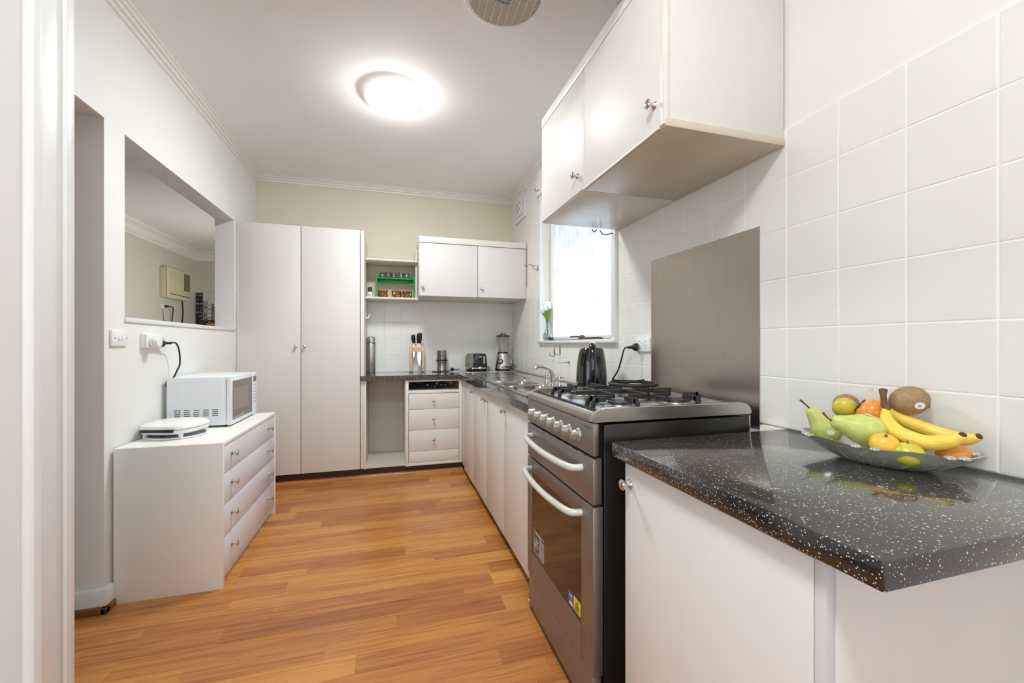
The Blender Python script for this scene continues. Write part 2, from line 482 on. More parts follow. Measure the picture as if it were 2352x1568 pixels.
def frosted():
    """reeded frosted window pane: passes and scatters the daylight, ribs run downwards"""
    m = bpy.data.materials.new('frosted_pane'); m.use_nodes = True; nt = m.node_tree
    for n in list(nt.nodes): nt.nodes.remove(n)
    out = nt.nodes.new('ShaderNodeOutputMaterial')
    tc = nt.nodes.new('ShaderNodeTexCoord'); mp = nt.nodes.new('ShaderNodeMapping')
    mp.inputs['Scale'].default_value = (1, 150, 4)
    nt.links.new(tc.outputs['Object'], mp.inputs['Vector'])
    n = nt.nodes.new('ShaderNodeTexNoise'); n.inputs['Scale'].default_value = 1.5; n.inputs['Detail'].default_value = 5
    nt.links.new(mp.outputs['Vector'], n.inputs['Vector'])
    r = nt.nodes.new('ShaderNodeValToRGB')
    r.color_ramp.elements[0].position = 0.30; r.color_ramp.elements[0].color = lin((146, 153, 163)) + (1,)
    r.color_ramp.elements[1].position = 0.62; r.color_ramp.elements[1].color = lin((208, 212, 217)) + (1,)
    nt.links.new(n.outputs['Fac'], r.inputs['Fac'])
    t = nt.nodes.new('ShaderNodeBsdfTranslucent'); nt.links.new(r.outputs['Color'], t.inputs['Color'])
    g = nt.nodes.new('ShaderNodeBsdfGlossy'); g.inputs['Roughness'].default_value = 0.2
    mx = nt.nodes.new('ShaderNodeMixShader'); mx.inputs['Fac'].default_value = 0.06
    nt.links.new(t.outputs['BSDF'], mx.inputs[1]); nt.links.new(g.outputs['BSDF'], mx.inputs[2])
    nt.links.new(mx.outputs['Shader'], out.inputs['Surface'])
    MATS['frosted_pane'] = m
frosted()

def cloth():
    m = bpy.data.materials.new('floral_cloth'); m.use_nodes = True; nt = m.node_tree; b = nt.nodes['Principled BSDF']
    tc = nt.nodes.new('ShaderNodeTexCoord')
    v = nt.nodes.new('ShaderNodeTexVoronoi'); v.inputs['Scale'].default_value = 26
    n = nt.nodes.new('ShaderNodeTexNoise'); n.inputs['Scale'].default_value = 60
    nt.links.new(tc.outputs['Object'], v.inputs['Vector']); nt.links.new(tc.outputs['Object'], n.inputs['Vector'])
    a = nt.nodes.new('ShaderNodeMath'); a.operation = 'MULTIPLY_ADD'; a.inputs[1].default_value = 0.5
    nt.links.new(n.outputs['Fac'], a.inputs[0]); nt.links.new(v.outputs['Distance'], a.inputs[2])
    r = nt.nodes.new('ShaderNodeValToRGB'); r.color_ramp.interpolation = 'CONSTANT'
    r.color_ramp.elements[0].color = lin((206, 192, 180)) + (1,)
    r.color_ramp.elements[1].position = 0.52; r.color_ramp.elements[1].color = lin((24, 22, 24)) + (1,)
    e = r.color_ramp.elements.new(0.42); e.color = lin((150, 140, 134)) + (1,)
    nt.links.new(a.outputs[0], r.inputs['Fac']); nt.links.new(r.outputs['Color'], b.inputs['Base Color'])
    b.inputs['Roughness'].default_value = 0.9
    MATS['floral_cloth'] = m
cloth()
def lampglass():
    m = bpy.data.materials.new('lamp_glass'); m.use_nodes = True; b = m.node_tree.nodes['Principled BSDF']
    b.inputs['Base Color'].default_value = (0.95, 0.96, 0.92, 1); b.inputs['Roughness'].default_value = 0.3
    b.inputs['Emission Color'].default_value = (0.90, 0.975, 1.0, 1); b.inputs['Emission Strength'].default_value = 95.0
    MATS['lamp_glass'] = m
lampglass()
MATS['lamp_glass_fill'] = MATS['lamp_glass'].copy()  # glow of the fill lamp added behind the camera
MATS['lamp_glass_fill'].node_tree.nodes['Principled BSDF'].inputs['Emission Strength'].default_value = 55.0
MATS['lamp_glass_fill'].node_tree.nodes['Principled BSDF'].inputs['Emission Color'].default_value = (0.88, 0.965, 1.0, 1)

# ================================================================ the setting
R, D, L = 1.2113, 4.184, -1.173          # tile plane of the right wall, tile plane of the back wall, left wall
RW, DW = 1.2180, 4.1910                  # plaster behind the tiles
H, TH = 2.65, 0.007
TS, Y0, ZT = 0.16, 0.5442, 0.8618        # tile pitch, a column joint, lowest row joint

def struct(o): o['kind'] = 'structure'; return o

# floor: sub-floor with separate laminate strips lying on it
fl = struct(box(None, 'floor', 'bead_dark', -3.3, 1.4, -5.9, 8.2, -0.10, -0.006))
W_ = 0.098
rnd = random.Random(3)
y = 3.76
while y > 0.72:
    x = -1.302; first = rnd.uniform(0.15, 0.9)
    while x < R - 0.02:
        ln = first or rnd.choice((0.45, 0.62, 0.78, 0.95, 1.15)); first = 0
        x1 = min(x + ln, R - 0.004)
        if x1 - x > 0.04 and x1 > -1.4:
            c = ((x + x1) / 2, y - W_ / 2, -0.003)
            B().box(x + 0.0001, x1 - 0.0001, y - W_ + 0.0001, y - 0.0001, -0.006, 0.0, 0.0003, 1).obj('floor_strip', 'laminate', fl, False, origin=c)
        x = x1
        if x1 >= R - 0.004: break
    y -= W_
# the rest of the same floor, behind the camera and in the dining room
struct(box(None, 'floor', 'laminate', -3.15, 1.30, -5.80, 0.70, -0.006, -0.0005))
struct(box(None, 'floor', 'dining_floor_dark', -3.15, -1.303, 0.705, 8.0, -0.006, -0.0005))  # unseen floor coloured dark to dim the dining room ceiling

struct(box(None, 'ceiling', 'ceiling_paint', -3.3, 1.4, -5.9, 8.2, H, H + 0.08))

def multi(name, m, boxes):
    b = B()
    for q in boxes: b.box(*q)
    return struct(b.obj(name, m, smooth=False))
WT = -1.300                              # dining side of the left wall
HY0, HY1, HZ0, HZ1 = 2.305, 3.662, 1.232, 2.088
wall_left = multi('wall_left', 'white_wall', [
    (WT, L, 1.2635, 2.164, 2.091, H), (WT, L, 2.164, HY0, 0, H), (WT, L, HY0, HY1, 0, HZ0),
    (WT, L, HY0, HY1, HZ1, H), (WT, L, HY1, 5.2, 0, H), (WT, L, 6.6, 8.0, 0, H), (WT, L, 5.2, 6.6, 0, 0.9), (WT, L, 5.2, 6.6, 2.0, H)])
wall_back = multi('wall_back', 'cream_wall', [(L, 1.40, DW, 4.33, 0, H)])
OY0, OY1, OZ0, OZ1 = 2.095, 3.250, 1.160, 2.340   # window opening
wall_right = multi('wall_right', 'warm_wall', [
    (RW, 1.38, -5.80, OY0, 0, H), (RW, 1.38, OY1, DW, 0, H), (RW, 1.38, OY0, OY1, 0, OZ0), (RW, 1.38, OY0, OY1, OZ1, H)])
# wall and header of the opening the camera looks through
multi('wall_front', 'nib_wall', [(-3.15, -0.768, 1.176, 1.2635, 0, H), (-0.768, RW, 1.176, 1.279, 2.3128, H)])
# room behind the camera: rear wall with a wide window, side wall
multi('wall_rear', 'white_wall', [(-3.15, -2.45, -5.80, -5.68, 0, H), (0.85, RW, -5.80, -5.68, 0, H),
                                   (-2.45, 0.85, -5.80, -5.68, 0, 0.3), (-2.45, 0.85, -5.80, -5.68, 2.5, H)])
multi('wall_rear_left', 'white_wall', [(-3.25, -3.15, -5.80, -3.3, 0, H), (-3.25, -3.15, 0.1, 1.262, 0, H), (-3.25, -3.15, -3.3, 0.1, 0, 0.6), (-3.25, -3.15, -3.3, 0.1, 2.3, H)])
# dining room behind the hatch
DX, DYB = -3.12, 7.95
multi('wall_dining_left', 'dining_wall', [(DX - 0.1, DX, 1.262, DYB + 0.1, 0, H)])
multi('wall_dining_back', 'dining_wall', [(DX - 0.1, WT, DYB, DYB + 0.1, 0, H)])

# ---- tiles, each one a piece of its wall
def tile_mesh(w, h, axis):
    """glazed tile w wide, h high, TH thick, with a soft edge; the glazed face looks to -x or -y"""
    e = 0.0020; w2, h2 = w / 2 - 0.0009, h / 2 - 0.0009
    b = bmesh.new()
    def ring(dx, t):
        return [b.verts.new(((t, p[0] * (w2 - dx), p[1] * (h2 - dx)) if axis == 'x' else (p[0] * (w2 - dx), t, p[1] * (h2 - dx)))) for p in ((-1, -1), (1, -1), (1, 1), (-1, 1))]
    r0 = ring(0, TH); r1 = ring(0, e * 0.9); r2 = ring(e * 0.5, e * 0.22); r3 = ring(e * 1.6, 0)
    for p, q in ((r0, r1), (r1, r2), (r2, r3)):
        for i in range(4): b.faces.new((p[i], p[(i + 1) % 4], q[(i + 1) % 4], q[i]))
    b.faces.new(r3); b.faces.new(r0[::-1])
    bmesh.ops.recalc_face_normals(b, faces=b.faces)
    me = bpy.data.meshes.new('tile'); b.to_mesh(me); b.free()
    me.materials.append(MATS['tile_glaze'])
    return me
TM = {}
def tile(parent, axis, a0, a1, z0, z1):
    w, h = round(a1 - a0, 4), round(z1 - z0, 4)
    if w < 0.012 or h < 0.012: return
    k = (axis, w, h)
    if k not in TM: TM[k] = tile_mesh(w, h, axis)
    o = bpy.data.objects.new('tile', TM[k]); COL.objects.link(o); o.parent = parent
    c = (a0 + a1) / 2
    j = lambda s: rnd.uniform(-s, s)
    o.location = (R + j(0.0003), c, (z0 + z1) / 2) if axis == 'x' else (c, D + j(0.0003), (z0 + z1) / 2)
    o.rotation_euler = (0, j(0.0016), j(0.0016)) if axis == 'x' else (j(0.0016), 0, j(0.0016))
for k in range(-4, 23):
    ya, yb = Y0 + k * TS, min(Y0 + (k + 1) * TS, D)
    for r in range(6):
        za, zb = ZT + r * TS, ZT + (r + 1) * TS
        if ya > 3.40 and r == 5: continue                       # plain wall above, beyond the window
        segs = [(ya, yb, za, zb)]
        wy0, wy1, wz0 = 2.048, 3.330, 1.148                     # outline of the window casing
        out = []
        for (a, b_, c, d_) in segs:
            if b_ <= wy0 or a >= wy1 or d_ <= wz0: out.append((a, b_, c, d_)); continue
            if c < wz0: out.append((a, b_, c, wz0)); 
            lo = max(c, wz0)
            if a < wy0: out.append((a, wy0, lo, d_))
            if b_ > wy1: out.append((wy1, b_, lo, d_))
        for (a, b_, c, d_) in out: tile(wall_right, 'x', a, b_, c, d_)
struct(B().box(R + 0.0013, RW + 0.0005, Y0 - 4 * TS, OY0 - 0.03, ZT, ZT + 6 * TS).box(R + 0.0013, RW + 0.0005, OY0 - 0.03, 3.33, ZT, 1.147)
       .box(R + 0.0013, RW + 0.0005, 3.331, D, ZT, ZT + 5 * TS).obj('grout', 'grout', wall_right, False))
for k in range(9):
    xa, xb = max(-0.2285, R - 0.1649 - (k + 1) * TS + TS), R - 0.1649 - k * TS + TS
    xb = min(xb, R)
    for r in range(5):
        za, zb = ZT + r * TS, min(ZT + (r + 1) * TS, 1.5585)
        tile(wall_back, 'y', xa, xb, za, zb)
tile_lo = R - 0.1649 - 9 * TS + TS
for r in range(5):
    tile(wall_back, 'y', -0.2285, tile_lo, ZT + r * TS, min(ZT + (r + 1) * TS, 1.5585))
struct(box(wall_back, 'grout', 'grout', -0.2285, R, D + 0.0013, DW + 0.0005, ZT, 1.5585))

# ---- stepped plaster cornice round the kitchen
def sweep(name, prof, path_fn, m):
    b = bmesh.new(); cols = []
    for (d, z) in prof: cols.append([b.verts.new((p[0], p[1], z)) for p in path_fn(d)])
    n = len(cols); kk = len(cols[0])
    for i in range(n):
        a, c = cols[i], cols[(i + 1) % n]
        for j in range(kk - 1): b.faces.new((a[j], a[j + 1], c[j + 1], c[j]))
    b.faces.new([c[0] for c in cols]); b.faces.new([c[-1] for c in cols][::-1])
    return struct(finish(b, name, m))
prof = [(0, 2.594), (0.011, 2.594), (0.015, 2.598), (0.016, 2.608), (0.012, 2.6125), (0.013, 2.6135), (0.026, 2.6135), (0.030, 2.617), (0.031, 2.625), (0.027, 2.6295), (0.028, 2.6305), (0.042, 2.6305), (0.046, 2.634), (0.047, 2.640), (0.043, 2.644), (0.056, 2.6445), (0.058, 2.6505), (0, 2.6505)]
sweep('trim_1', prof, lambda d: [(L + d, 1.262), (L + d, DW - d), (RW - d, DW - d), (RW - d, 1.275)], 'trim_paint')
# larger cove in the dining room, with a dentil strip
prof = [(0, 2.50), (0.012, 2.50), (0.012, 2.515), (0.02, 2.52), (0.02, 2.545), (0.028, 2.55), (0.04, 2.575), (0.065, 2.605), (0.09, 2.622), (0.11, 2.626), (0.11, 2.636), (0.13, 2.638), (0.13, 2.6505), (0, 2.6505)]
dcove = sweep('trim_2', prof, lambda d: [(DX + d, 1.30), (DX + d, DYB - d), (WT, DYB - d)], 'trim_paint')
b = B()
yy = 5.2
while yy < 7.8:
    b.box(DX + 0.019, DX + 0.030, yy, yy + 0.022, 2.522, 2.543); yy += 0.044
o = b.obj('dentil', 'trim_paint', dcove, False); o['kind'] = 'stuff'

# ---- hatch sill and the narrow upright strip beside the tall cupboard
struct(box(None, 'trim_3', 'gloss_white', WT - 0.004, L + 0.008, HY0 - 0.004, HY1 + 0.006, HZ0, HZ0 + 0.022, 0.002))
struct(box(None, 'trim_4', 'gloss_white', L, L + 0.007, HY1 + 0.008, 3.698, 0.6, 2.085, 0.001))

# ---- skirting with timber quad at the doorway corner
bl = struct(B().prism([(L, 0.02), (L + 0.014, 0.02), (L + 0.016, 0.085), (L + 0.010, 0.095), (L, 0.098)], 'y', 2.150, 2.204)
            .prism([(2.164, 0.02), (2.150, 0.02), (2.148, 0.085), (2.154, 0.095), (2.164, 0.098)], 'x', WT + 0.002, L + 0.012).obj('baseboard_left', 'gloss_white'))
B().box(L, L + 0.024, 2.132, 2.2035, -0.002, 0.028, 0.006).box(WT + 0.002, L + 0.024, 2.132, 2.164, -0.002, 0.028, 0.006).obj('quad_bead', 'bead_dark', bl)

# ---- door casing of the opening: moulded architrave on the near face, lining with a door stop
b = B()
yf = 1.175
b.prism([(-0.782, yf + 0.001), (-0.7795, yf - 0.006), (-0.7755, yf - 0.014), (-0.769, yf - 0.018), (-0.760, yf - 0.0175), (-0.7535, yf - 0.014), (-0.7505, yf - 0.007), (-0.7500, yf + 0.001)], 'z', 0, 2.335)
d1 = struct(b.obj('door_1', 'gloss_white'))
B().box(-0.768, -0.7515, yf + 0.001, 1.2635, 0, 2.335, 0.001).obj('lining', 'gloss_white', d1)
B().box(-0.7515, -0.7423, 1.237, 1.2635, 0, 2.335, 0.0015).obj('door_stop', 'gloss_white', d1)

# ---- kitchen window: casing, reveal, sash, frosted pane, stay, curtain brackets
w = struct(thing('window_1', None, None, (1.28, 2.67, OZ0)))
B().prism([(R - 0.022, 3.262), (R - 0.022, 3.290), (R - 0.014, 3.318), (R - 0.004, 3.330), (RW, 3.330), (RW, 3.250), (R - 0.004, 3.250), (R - 0.012, 3.256)], 'z', 1.148, 2.37).obj('casing', 'gloss_white', w)
B().box(R - 0.018, RW, 2.052, 2.100, 1.148, 2.37, 0.004).obj('casing', 'gloss_white', w)
box(w, 'head_casing', 'gloss_white', R - 0.018, RW, 2.052, 3.330, 2.335, 2.40, 0.004)
box(w, 'pelmet_block', 'trim_paint', R - 0.030, RW, 3.20, 3.345, 2.38, 2.594, 0.002)
box(w, 'sill', 'gloss_white', R - 0.030, 1.36, OY0 - 0.04, 3.330, 1.140, 1.160, 0.003)
b = B()
b.box(1.255, 1.36, OY1 - 0.014, OY1, 1.160, OZ1).box(1.255, 1.36, OY0, OY0 + 0.014, 1.160, OZ1).box(1.255, 1.36, OY0, OY1, OZ1 - 0.014, OZ1)
b.obj('window_frame', 'gloss_white', w)
b = B()
s0, s1 = OY0 + 0.018, OY1 - 0.024
b.box(1.268, 1.300, s1 - 0.058, s1, 1.163, 2.32, 0.003).box(1.268, 1.300, s0, s0 + 0.05, 1.163, 2.32, 0.003)
b.box(1.268, 1.300, s0, s1, 1.163, 1.190, 0.003).box(1.268, 1.300, s0, s1, 2.28, 2.32, 0.003)
b.obj('sash', 'trim_paint', w)
box(w, 'weather_gap', 'dark_gap', 1.282, 1.300, OY1 - 0.0235, OY1 - 0.0142, 1.163, 2.32)
box(w, 'pane', 'frosted_pane', 1.283, 1.287, s0 + 0.04, s1 - 0.048, 1.18, 2.29)
# bronze winder on the sill
b = B().box(R + 0.006, R + 0.040, 2.29, 2.59, 1.160, 1.170, 0.002).box(R + 0.010, R + 0.036, 2.30, 2.54, 1.170, 1.176, 0.002)
b.ball((R + 0.022, 2.555, 1.178), 0.016, 0.038, 0.016).tube([(R + 0.018, 2.58, 1.182), (R + 0.004, 2.63, 1.184), (R - 0.012, 2.665, 1.182)], 0.006)
b.obj('winder', 'bronze', w)
b = B().tube([(R - 0.02, 2.075, 1.755), (R - 0.075, 2.075, 1.742), (R - 0.100, 2.075, 1.765)], 0.003, 8, 5).tube([(R - 0.120, 2.075, 1.768), (R - 0.130, 2.075, 1.755), (R - 0.142, 2.075, 1.757), (R - 0.146, 2.075, 1.768)], 0.003, 8, 5)
b.obj('curtain_bracket', 'bronze', w)
def bracket(yc, zc):
    pts = [(R - 0.020, yc, zc), (R - 0.055, yc + 0.02, zc + 0.012), (R - 0.075, yc + 0.03, zc + 0.014), (R - 0.085, yc + 0.035, zc + 0.002), (R - 0.100, yc + 0.04, zc), (R - 0.106, yc + 0.042, zc + 0.022)]
    return B().tube(pts, 0.0022, 7, 4).tube([(R - 0.0, yc, zc - 0.035), (R - 0.03, yc + 0.01, zc - 0.022), (R - 0.055, yc + 0.02, zc + 0.010)], 0.0022, 7, 4)
bracket(3.37, 1.805).box(R - 0.002, RW, 3.362, 3.378, 1.765, 1.812).obj('curtain_bracket', 'bronze', w)
B().tube([(R - 0.03, 3.262, 2.425), (R - 0.05, 3.265, 2.412), (R - 0.06, 3.27, 2.420), (R - 0.062, 3.272, 2.432)], 0.0025, 7, 4).obj('curtain_bracket', 'bronze', w)

# outside: paved ground and the neighbour's pale wall across the side path
struct(box(None, 'wall_neighbour', 'concrete', 3.6, 3.75, -1.5, 7.0, -0.3, 2.1))

# ================================================================ cabinets
CT = 0.862                                # worktop height
# ---- tall cupboard on the left of the back wall
t = thing('tall_cupboard', 'tall cream two-door pantry cupboard reaching from plinth past the hatch', 'cupboard', (-0.70, 3.95, 0))
YW = 3.70
box(t, 'carcass', 'cabinet_paint', L + 0.002, -0.262, YW + 0.002, DW - 0.002, 0.080, 2.080, 0.0015)
box(t, 'end_panel', 'cabinet_edge', -0.2555, -0.2285, YW - 0.001, DW - 0.002, 0.080, 2.0875, 0.002)
d = box(t, 'door', 'cabinet_paint', -1.1635, -0.7105, YW - 0.018, YW, 0.084, 2.0865, 0.002); knob(d, (-0.744, YW - 0.018, 1.113), (0, -1, 0))
d = box(t, 'door', 'cabinet_paint', -0.7060, -0.2600, YW - 0.018, YW, 0.084, 2.0865, 0.002); knob(d, (-0.680, YW - 0.018, 1.111), (0, -1, 0))
box(t, 'plinth', 'kick_brown', L + 0.002, -0.2285, YW + 0.030, YW + 0.050, 0.0, 0.080)

# ---- open carcass under the worktop, and the drawer unit
t = thing('open_cabinet', 'open cream cabinet bay without a door below the worktop, empty inside', 'cabinet', (-0.05, 3.95, 0))
b = B().box(-0.2275, -0.212, YW, DW - 0.004, 0.075, 0.820).box(0.105, 0.113, YW, DW - 0.004, 0.075, 0.820)
b.box(-0.212, 0.105, 4.165, DW - 0.004, 0.075, 0.820).box(-0.212, 0.105, YW + 0.002, 4.165, 0.078, 0.098)
b.obj('carcass', 'cabinet_inside', t)
box(t, 'stile', 'cabinet_edge', -0.2270, -0.2115, YW - 0.006, YW, 0.075, 0.820, 0.001)
box(t, 'plinth', 'kick_brown', -0.2275, 0.113, YW + 0.030, YW + 0.050, 0, 0.075)
t = thing('drawer_unit', 'cream three-drawer base unit in the back run with an open slot on top', 'drawers', (0.36, 3.95, 0))
b = B().box(0.1145, 0.130, YW, DW - 0.004, 0.072, 0.820).box(0.585, 0.598, YW, DW - 0.004, 0.072, 0.820).box(0.130, 0.585, 4.165, DW - 0.004, 0.072, 0.820)
b.box(0.130, 0.585, YW + 0.004, 4.165, 0.7085, 0.7265).box(0.130, 0.585, YW + 0.004, 4.165, 0.805, 0.820)
b.obj('carcass', 'cabinet_inside', t)
b = B().box(0.1145, 0.1365, YW - 0.008, YW + 0.001, 0.072, 0.816, 0.001).box(0.5775, 0.604, YW - 0.008, YW + 0.001, 0.072, 0.816, 0.001)
b.box(0.1365, 0.5775, YW - 0.006, YW + 0.001, 0.072, 0.098, 0.001).box(0.1365, 0.5775, YW - 0.006, YW + 0.001, 0.804, 0.816, 0.001).box(0.1365, 0.5775, YW - 0.006, YW + 0.001, 0.7005, 0.7265, 0.001)
b.obj('face_frame', 'cabinet_edge', t)
for z0, z1 in ((0.562, 0.6965), (0.3805, 0.5605), (0.197, 0.379)):
    d = box(t, 'drawer', 'cabinet_paint', 0.1395, 0.5745, YW - 0.0065, YW + 0.30, z0 + 0.001, z1, 0.0015)
    knob(d, (0.351, YW - 0.006, (z0 + z1) / 2 + 0.006), (0, -1, 0))
box(t, 'bottom_rail', 'cabinet_paint', 0.1395, 0.5745, YW - 0.0055, YW + 0.015, 0.1005, 0.1955, 0.0015)
for z in (0.115, 0.20, 0.32, 0.44, 0.545, 0.66): B().cyl((0.1245, YW - 0.008, z), (0.1245, YW - 0.0105, z), 0.004, n=10).obj('screw_head', 'cabinet_edge', t)
box(t, 'plinth', 'kick_brown', 0.1145, 0.612, YW + 0.030, YW + 0.050, 0, 0.072)
# timber quad at the foot of the back run
struct(B().prism([(YW + 0.029, -0.002), (YW + 0.002, -0.002), (YW + 0.004, 0.010), (YW + 0.012, 0.018), (YW + 0.029, 0.022)], 'x', L + 0.004, 0.612).obj('trim_5', 'bead_wood'))
# folded cloths in the slot
t = thing('tea_towel', 'black floral tea towel rolled up in the slot over the drawers', 'towel', (0.36, 3.86, 0.7265))
B().ball((0.37, 3.86, 0.762), 0.135, 0.07, 0.0345, 24).obj('roll', 'floral_cloth', t)
B().torus((0.262, 3.80, 0.760), 0.016, 0.008, (0, 1, 0)).cyl((0.262, 3.795, 0.760), (0.262, 3.83, 0.760), 0.016).obj('fold', 'floral_cloth', t)
t = tag(B().ball((0.195, 3.88, 0.752), 0.045, 0.07, 0.0245, 18).obj('oven_mitt', 'rubber_black'), 'dark grey cloth tucked beside the floral towel over the drawers', 'cloth')

# ---- L-shaped speckled worktop, with cut-outs for two bowls
BX0, BX1 = 0.690, 0.955
BA, BB = (2.565, 2.890), (2.225, 2.525)
XF, YF, ZB = 0.580, 3.676, 0.822
b = B()
b.box(-0.2560, XF, YF, 3.699, ZB, CT, 0.0).box(-0.2280, XF, 3.699, D - 0.001, ZB, CT)
b.box(XF, BX0, 1.735, D - 0.001, ZB, CT).box(BX1, R - 0.001, 1.735, D - 0.001, ZB, CT)
b.box(BX0, BX1, BA[1], D - 0.001, ZB, CT).box(BX0, BX1, BA[0] - 0.04, BA[0], ZB, CT).box(BX0, BX1, 1.735, BB[0], ZB, CT)
bmesh.ops.remove_doubles(b.bm, verts=b.bm.verts, dist=0.0002)
o = b.obj('worktop', 'black_speckle', smooth=False)
tag(o, 'black speckled L-shaped worktop with the sink set into it', 'worktop')
# ---- sink
t = thing('kitchen_sink', 'stainless steel double-bowl sink with a drainer set in the worktop', 'sink', (0.92, 2.85, CT))
SX0, SX1, SY0, SY1, ZS = 0.655, 1.165, 1.99, 3.845, CT + 0.004
b = B()
b.box(SX0, BX0, SY0, SY1, CT, ZS).box(BX1, SX1, SY0, SY1, CT, ZS).box(BX0, BX1, SY0, BB[0], CT, ZS).box(BX0, BX1, BB[1], BA[0], CT, ZS).box(BX0, BX1, BA[1], SY1, CT, ZS)
bmesh.ops.remove_doubles(b.bm, verts=b.bm.verts, dist=0.0002)
b.obj('top_plate', 'sink_steel', t, smooth=False)
b = B()
for q in ((SX0, SX0 + 0.008, SY0, SY1), (SX1 - 0.008, SX1, SY0, SY1), (SX0, SX1, SY1 - 0.008, SY1), (SX0, SX1, SY0, SY0 + 0.008)): b.box(q[0], q[1], q[2], q[3], CT, ZS + 0.0045, 0.002)
b.obj('rim', 'sink_steel', t)
b = B()
for i in range(8): b.box(0.70 + i * 0.045, 0.712 + i * 0.045, 3.02, 3.74, ZS - 0.001, ZS + 0.0022, 0.001)
b.obj('drainer_ribs', 'sink_steel', t)
def bowl_mesh(x0, x1, y0, y1):
    bm = bmesh.new(); n = 40; rings = []
    cx, cy, hx, hy = (x0 + x1) / 2, (y0 + y1) / 2, (x1 - x0) / 2, (y1 - y0) / 2
    def pt(i, sx, sy, p, z):
        a = 2 * math.pi * (i + 0.5) / n; c, s_ = math.cos(a), math.sin(a)
        k = (abs(c) ** p + abs(s_) ** p) ** (-1 / p)
        return bm.verts.new((cx + sx * c * k, cy + sy * s_ * k, z))
    for sc, p, z in ((1.02, 40, ZS), (0.985, 7, ZS + 0.0005), (0.965, 6, ZS - 0.006), (0.95, 6, ZS - 0.05), (0.93, 5, ZS - 0.115), (0.88, 4, ZS - 0.140), (0.5, 3, ZS - 0.148), (0.12, 2, ZS - 0.150)):
        rings.append([pt(i, hx * sc, hy * sc, p, z) for i in range(n)])
    for a, c in zip(rings, rings[1:]):
        for i in range(n): bm.faces.new((a[i], a[(i + 1) % n], c[(i + 1) % n], c[i]))
    bm.faces.new(rings[-1])
    return bm
finish(bowl_mesh(BX0, BX1, *BA), 'bowl', 'sink_steel', t)
finish(bowl_mesh(BX0, BX1, *BB), 'bowl', 'sink_steel', t)
# ---- taps
t = thing('tap_set', 'chrome swan-neck tap with two cross-handled taps behind the sink bowls', 'tap', (1.03, 2.57, ZS))
b = B().lathe([(0.020, 0), (0.020, 0.004), (0.0155, 0.008), (0.0155, 0.035), (0.017, 0.038), (0.013, 0.042), (0.0, 0.043)], (1.03, 2.57, ZS), 20)
b.obj('spout_base', 'chrome', t)
B().tube([(1.03, 2.57, ZS + 0.04), (1.022, 2.572, ZS + 0.07), (1.00, 2.575, ZS + 0.098), (0.965, 2.58, ZS + 0.114), (0.93, 2.585, ZS + 0.114), (0.912, 2.588, ZS + 0.106), (0.908, 2.589, ZS + 0.092)], [0.0155, 0.0145, 0.0125, 0.011, 0.010, 0.0105, 0.012], 14, 5).obj('spout', 'steel', t)
for yy in (2.685, 2.455):
    b = B().lathe([(0.019, 0), (0.019, 0.006), (0.014, 0.014), (0.011, 0.024), (0.013, 0.030), (0.009, 0.036), (0.009, 0.046), (0.013, 0.049), (0.012, 0.058), (0.0, 0.062)], (1.03, yy, ZS), 18)
    h = b.obj('tap_body', 'chrome', t)
    b = B()
    for a in (0.4, 0.4 + math.pi / 2):
        dx, dy = 0.028 * math.cos(a), 0.028 * math.sin(a)
        b.cyl((1.03 - dx, yy - dy, ZS + 0.054), (1.03 + dx, yy + dy, ZS + 0.054), 0.0042, n=10)
        for s_ in (-1, 1): b.ball((1.03 + s_ * dx, yy + s_ * dy, ZS + 0.054), 0.0066, n=10)
    b.obj('cross_handle', 'chrome', h)
# ---- base cabinet under the sink
t = thing('sink_cabinet', 'cream four-door base cabinet under the sink, next to the stove', 'cabinet', (0.9, 2.7, 0))
b = B().box(0.62, 0.636, 1.760, 3.70, 0.075, 0.82).box(0.636, R - 0.004, 1.760, 1.776, 0.075, 0.82).box(0.636, R - 0.004, 1.776, 3.70, 0.075, 0.09)
b.obj('carcass', 'cabinet_inside', t)
box(t, 'corner_post', 'cabinet_edge', 0.6055, 0.634, 3.562, 3.699, 0.058, 0.818, 0.002)
for y0, y1, yk, zb in ((3.126, 3.560, 3.148, 0.050), (2.683, 3.122, 2.735, 0.056), (2.238, 2.679, 2.640, 0.058), (1.764, 2.234, 2.205, 0.060)):
    d = box(t, 'door', 'cabinet_paint', 0.600, 0.619, y0, y1, zb, 0.816, 0.002)
    knob(d, (0.600, yk, 0.760), (-1, 0, 0))
box(t, 'plinth', 'dark_gap', 0.69, 0.70, 1.762, 3.72, 0, 0.075)
tag(B().box(0.618, 0.66, 3.60, 3.64, 0, 0.045, 0.003).cyl((0.639, 3.62, 0.045), (0.639, 3.62, 0.075), 0.012).obj('adjustable_foot', 'rubber_black', t))

# ---- shelves between cupboard and wall cabinet
t = thing('wall_shelf', 'two cream open shelves between the tall cupboard and the wall cabinet', 'shelf', (0, 4.05, 1.5465))
box(t, 'shelf', 'cabinet_edge', -0.2280, 0.2225, 3.905, DW - 0.001, 1.885, 1.901, 0.002)
box(t, 'shelf', 'cabinet_edge', -0.2280, 0.2385, 3.905, DW - 0.001, 1.5400, 1.5580, 0.002)
box(t, 'side_panel', 'cabinet_edge', 0.2105, 0.2225, 3.965, DW - 0.001, 1.5585, 2.02, 0.001)
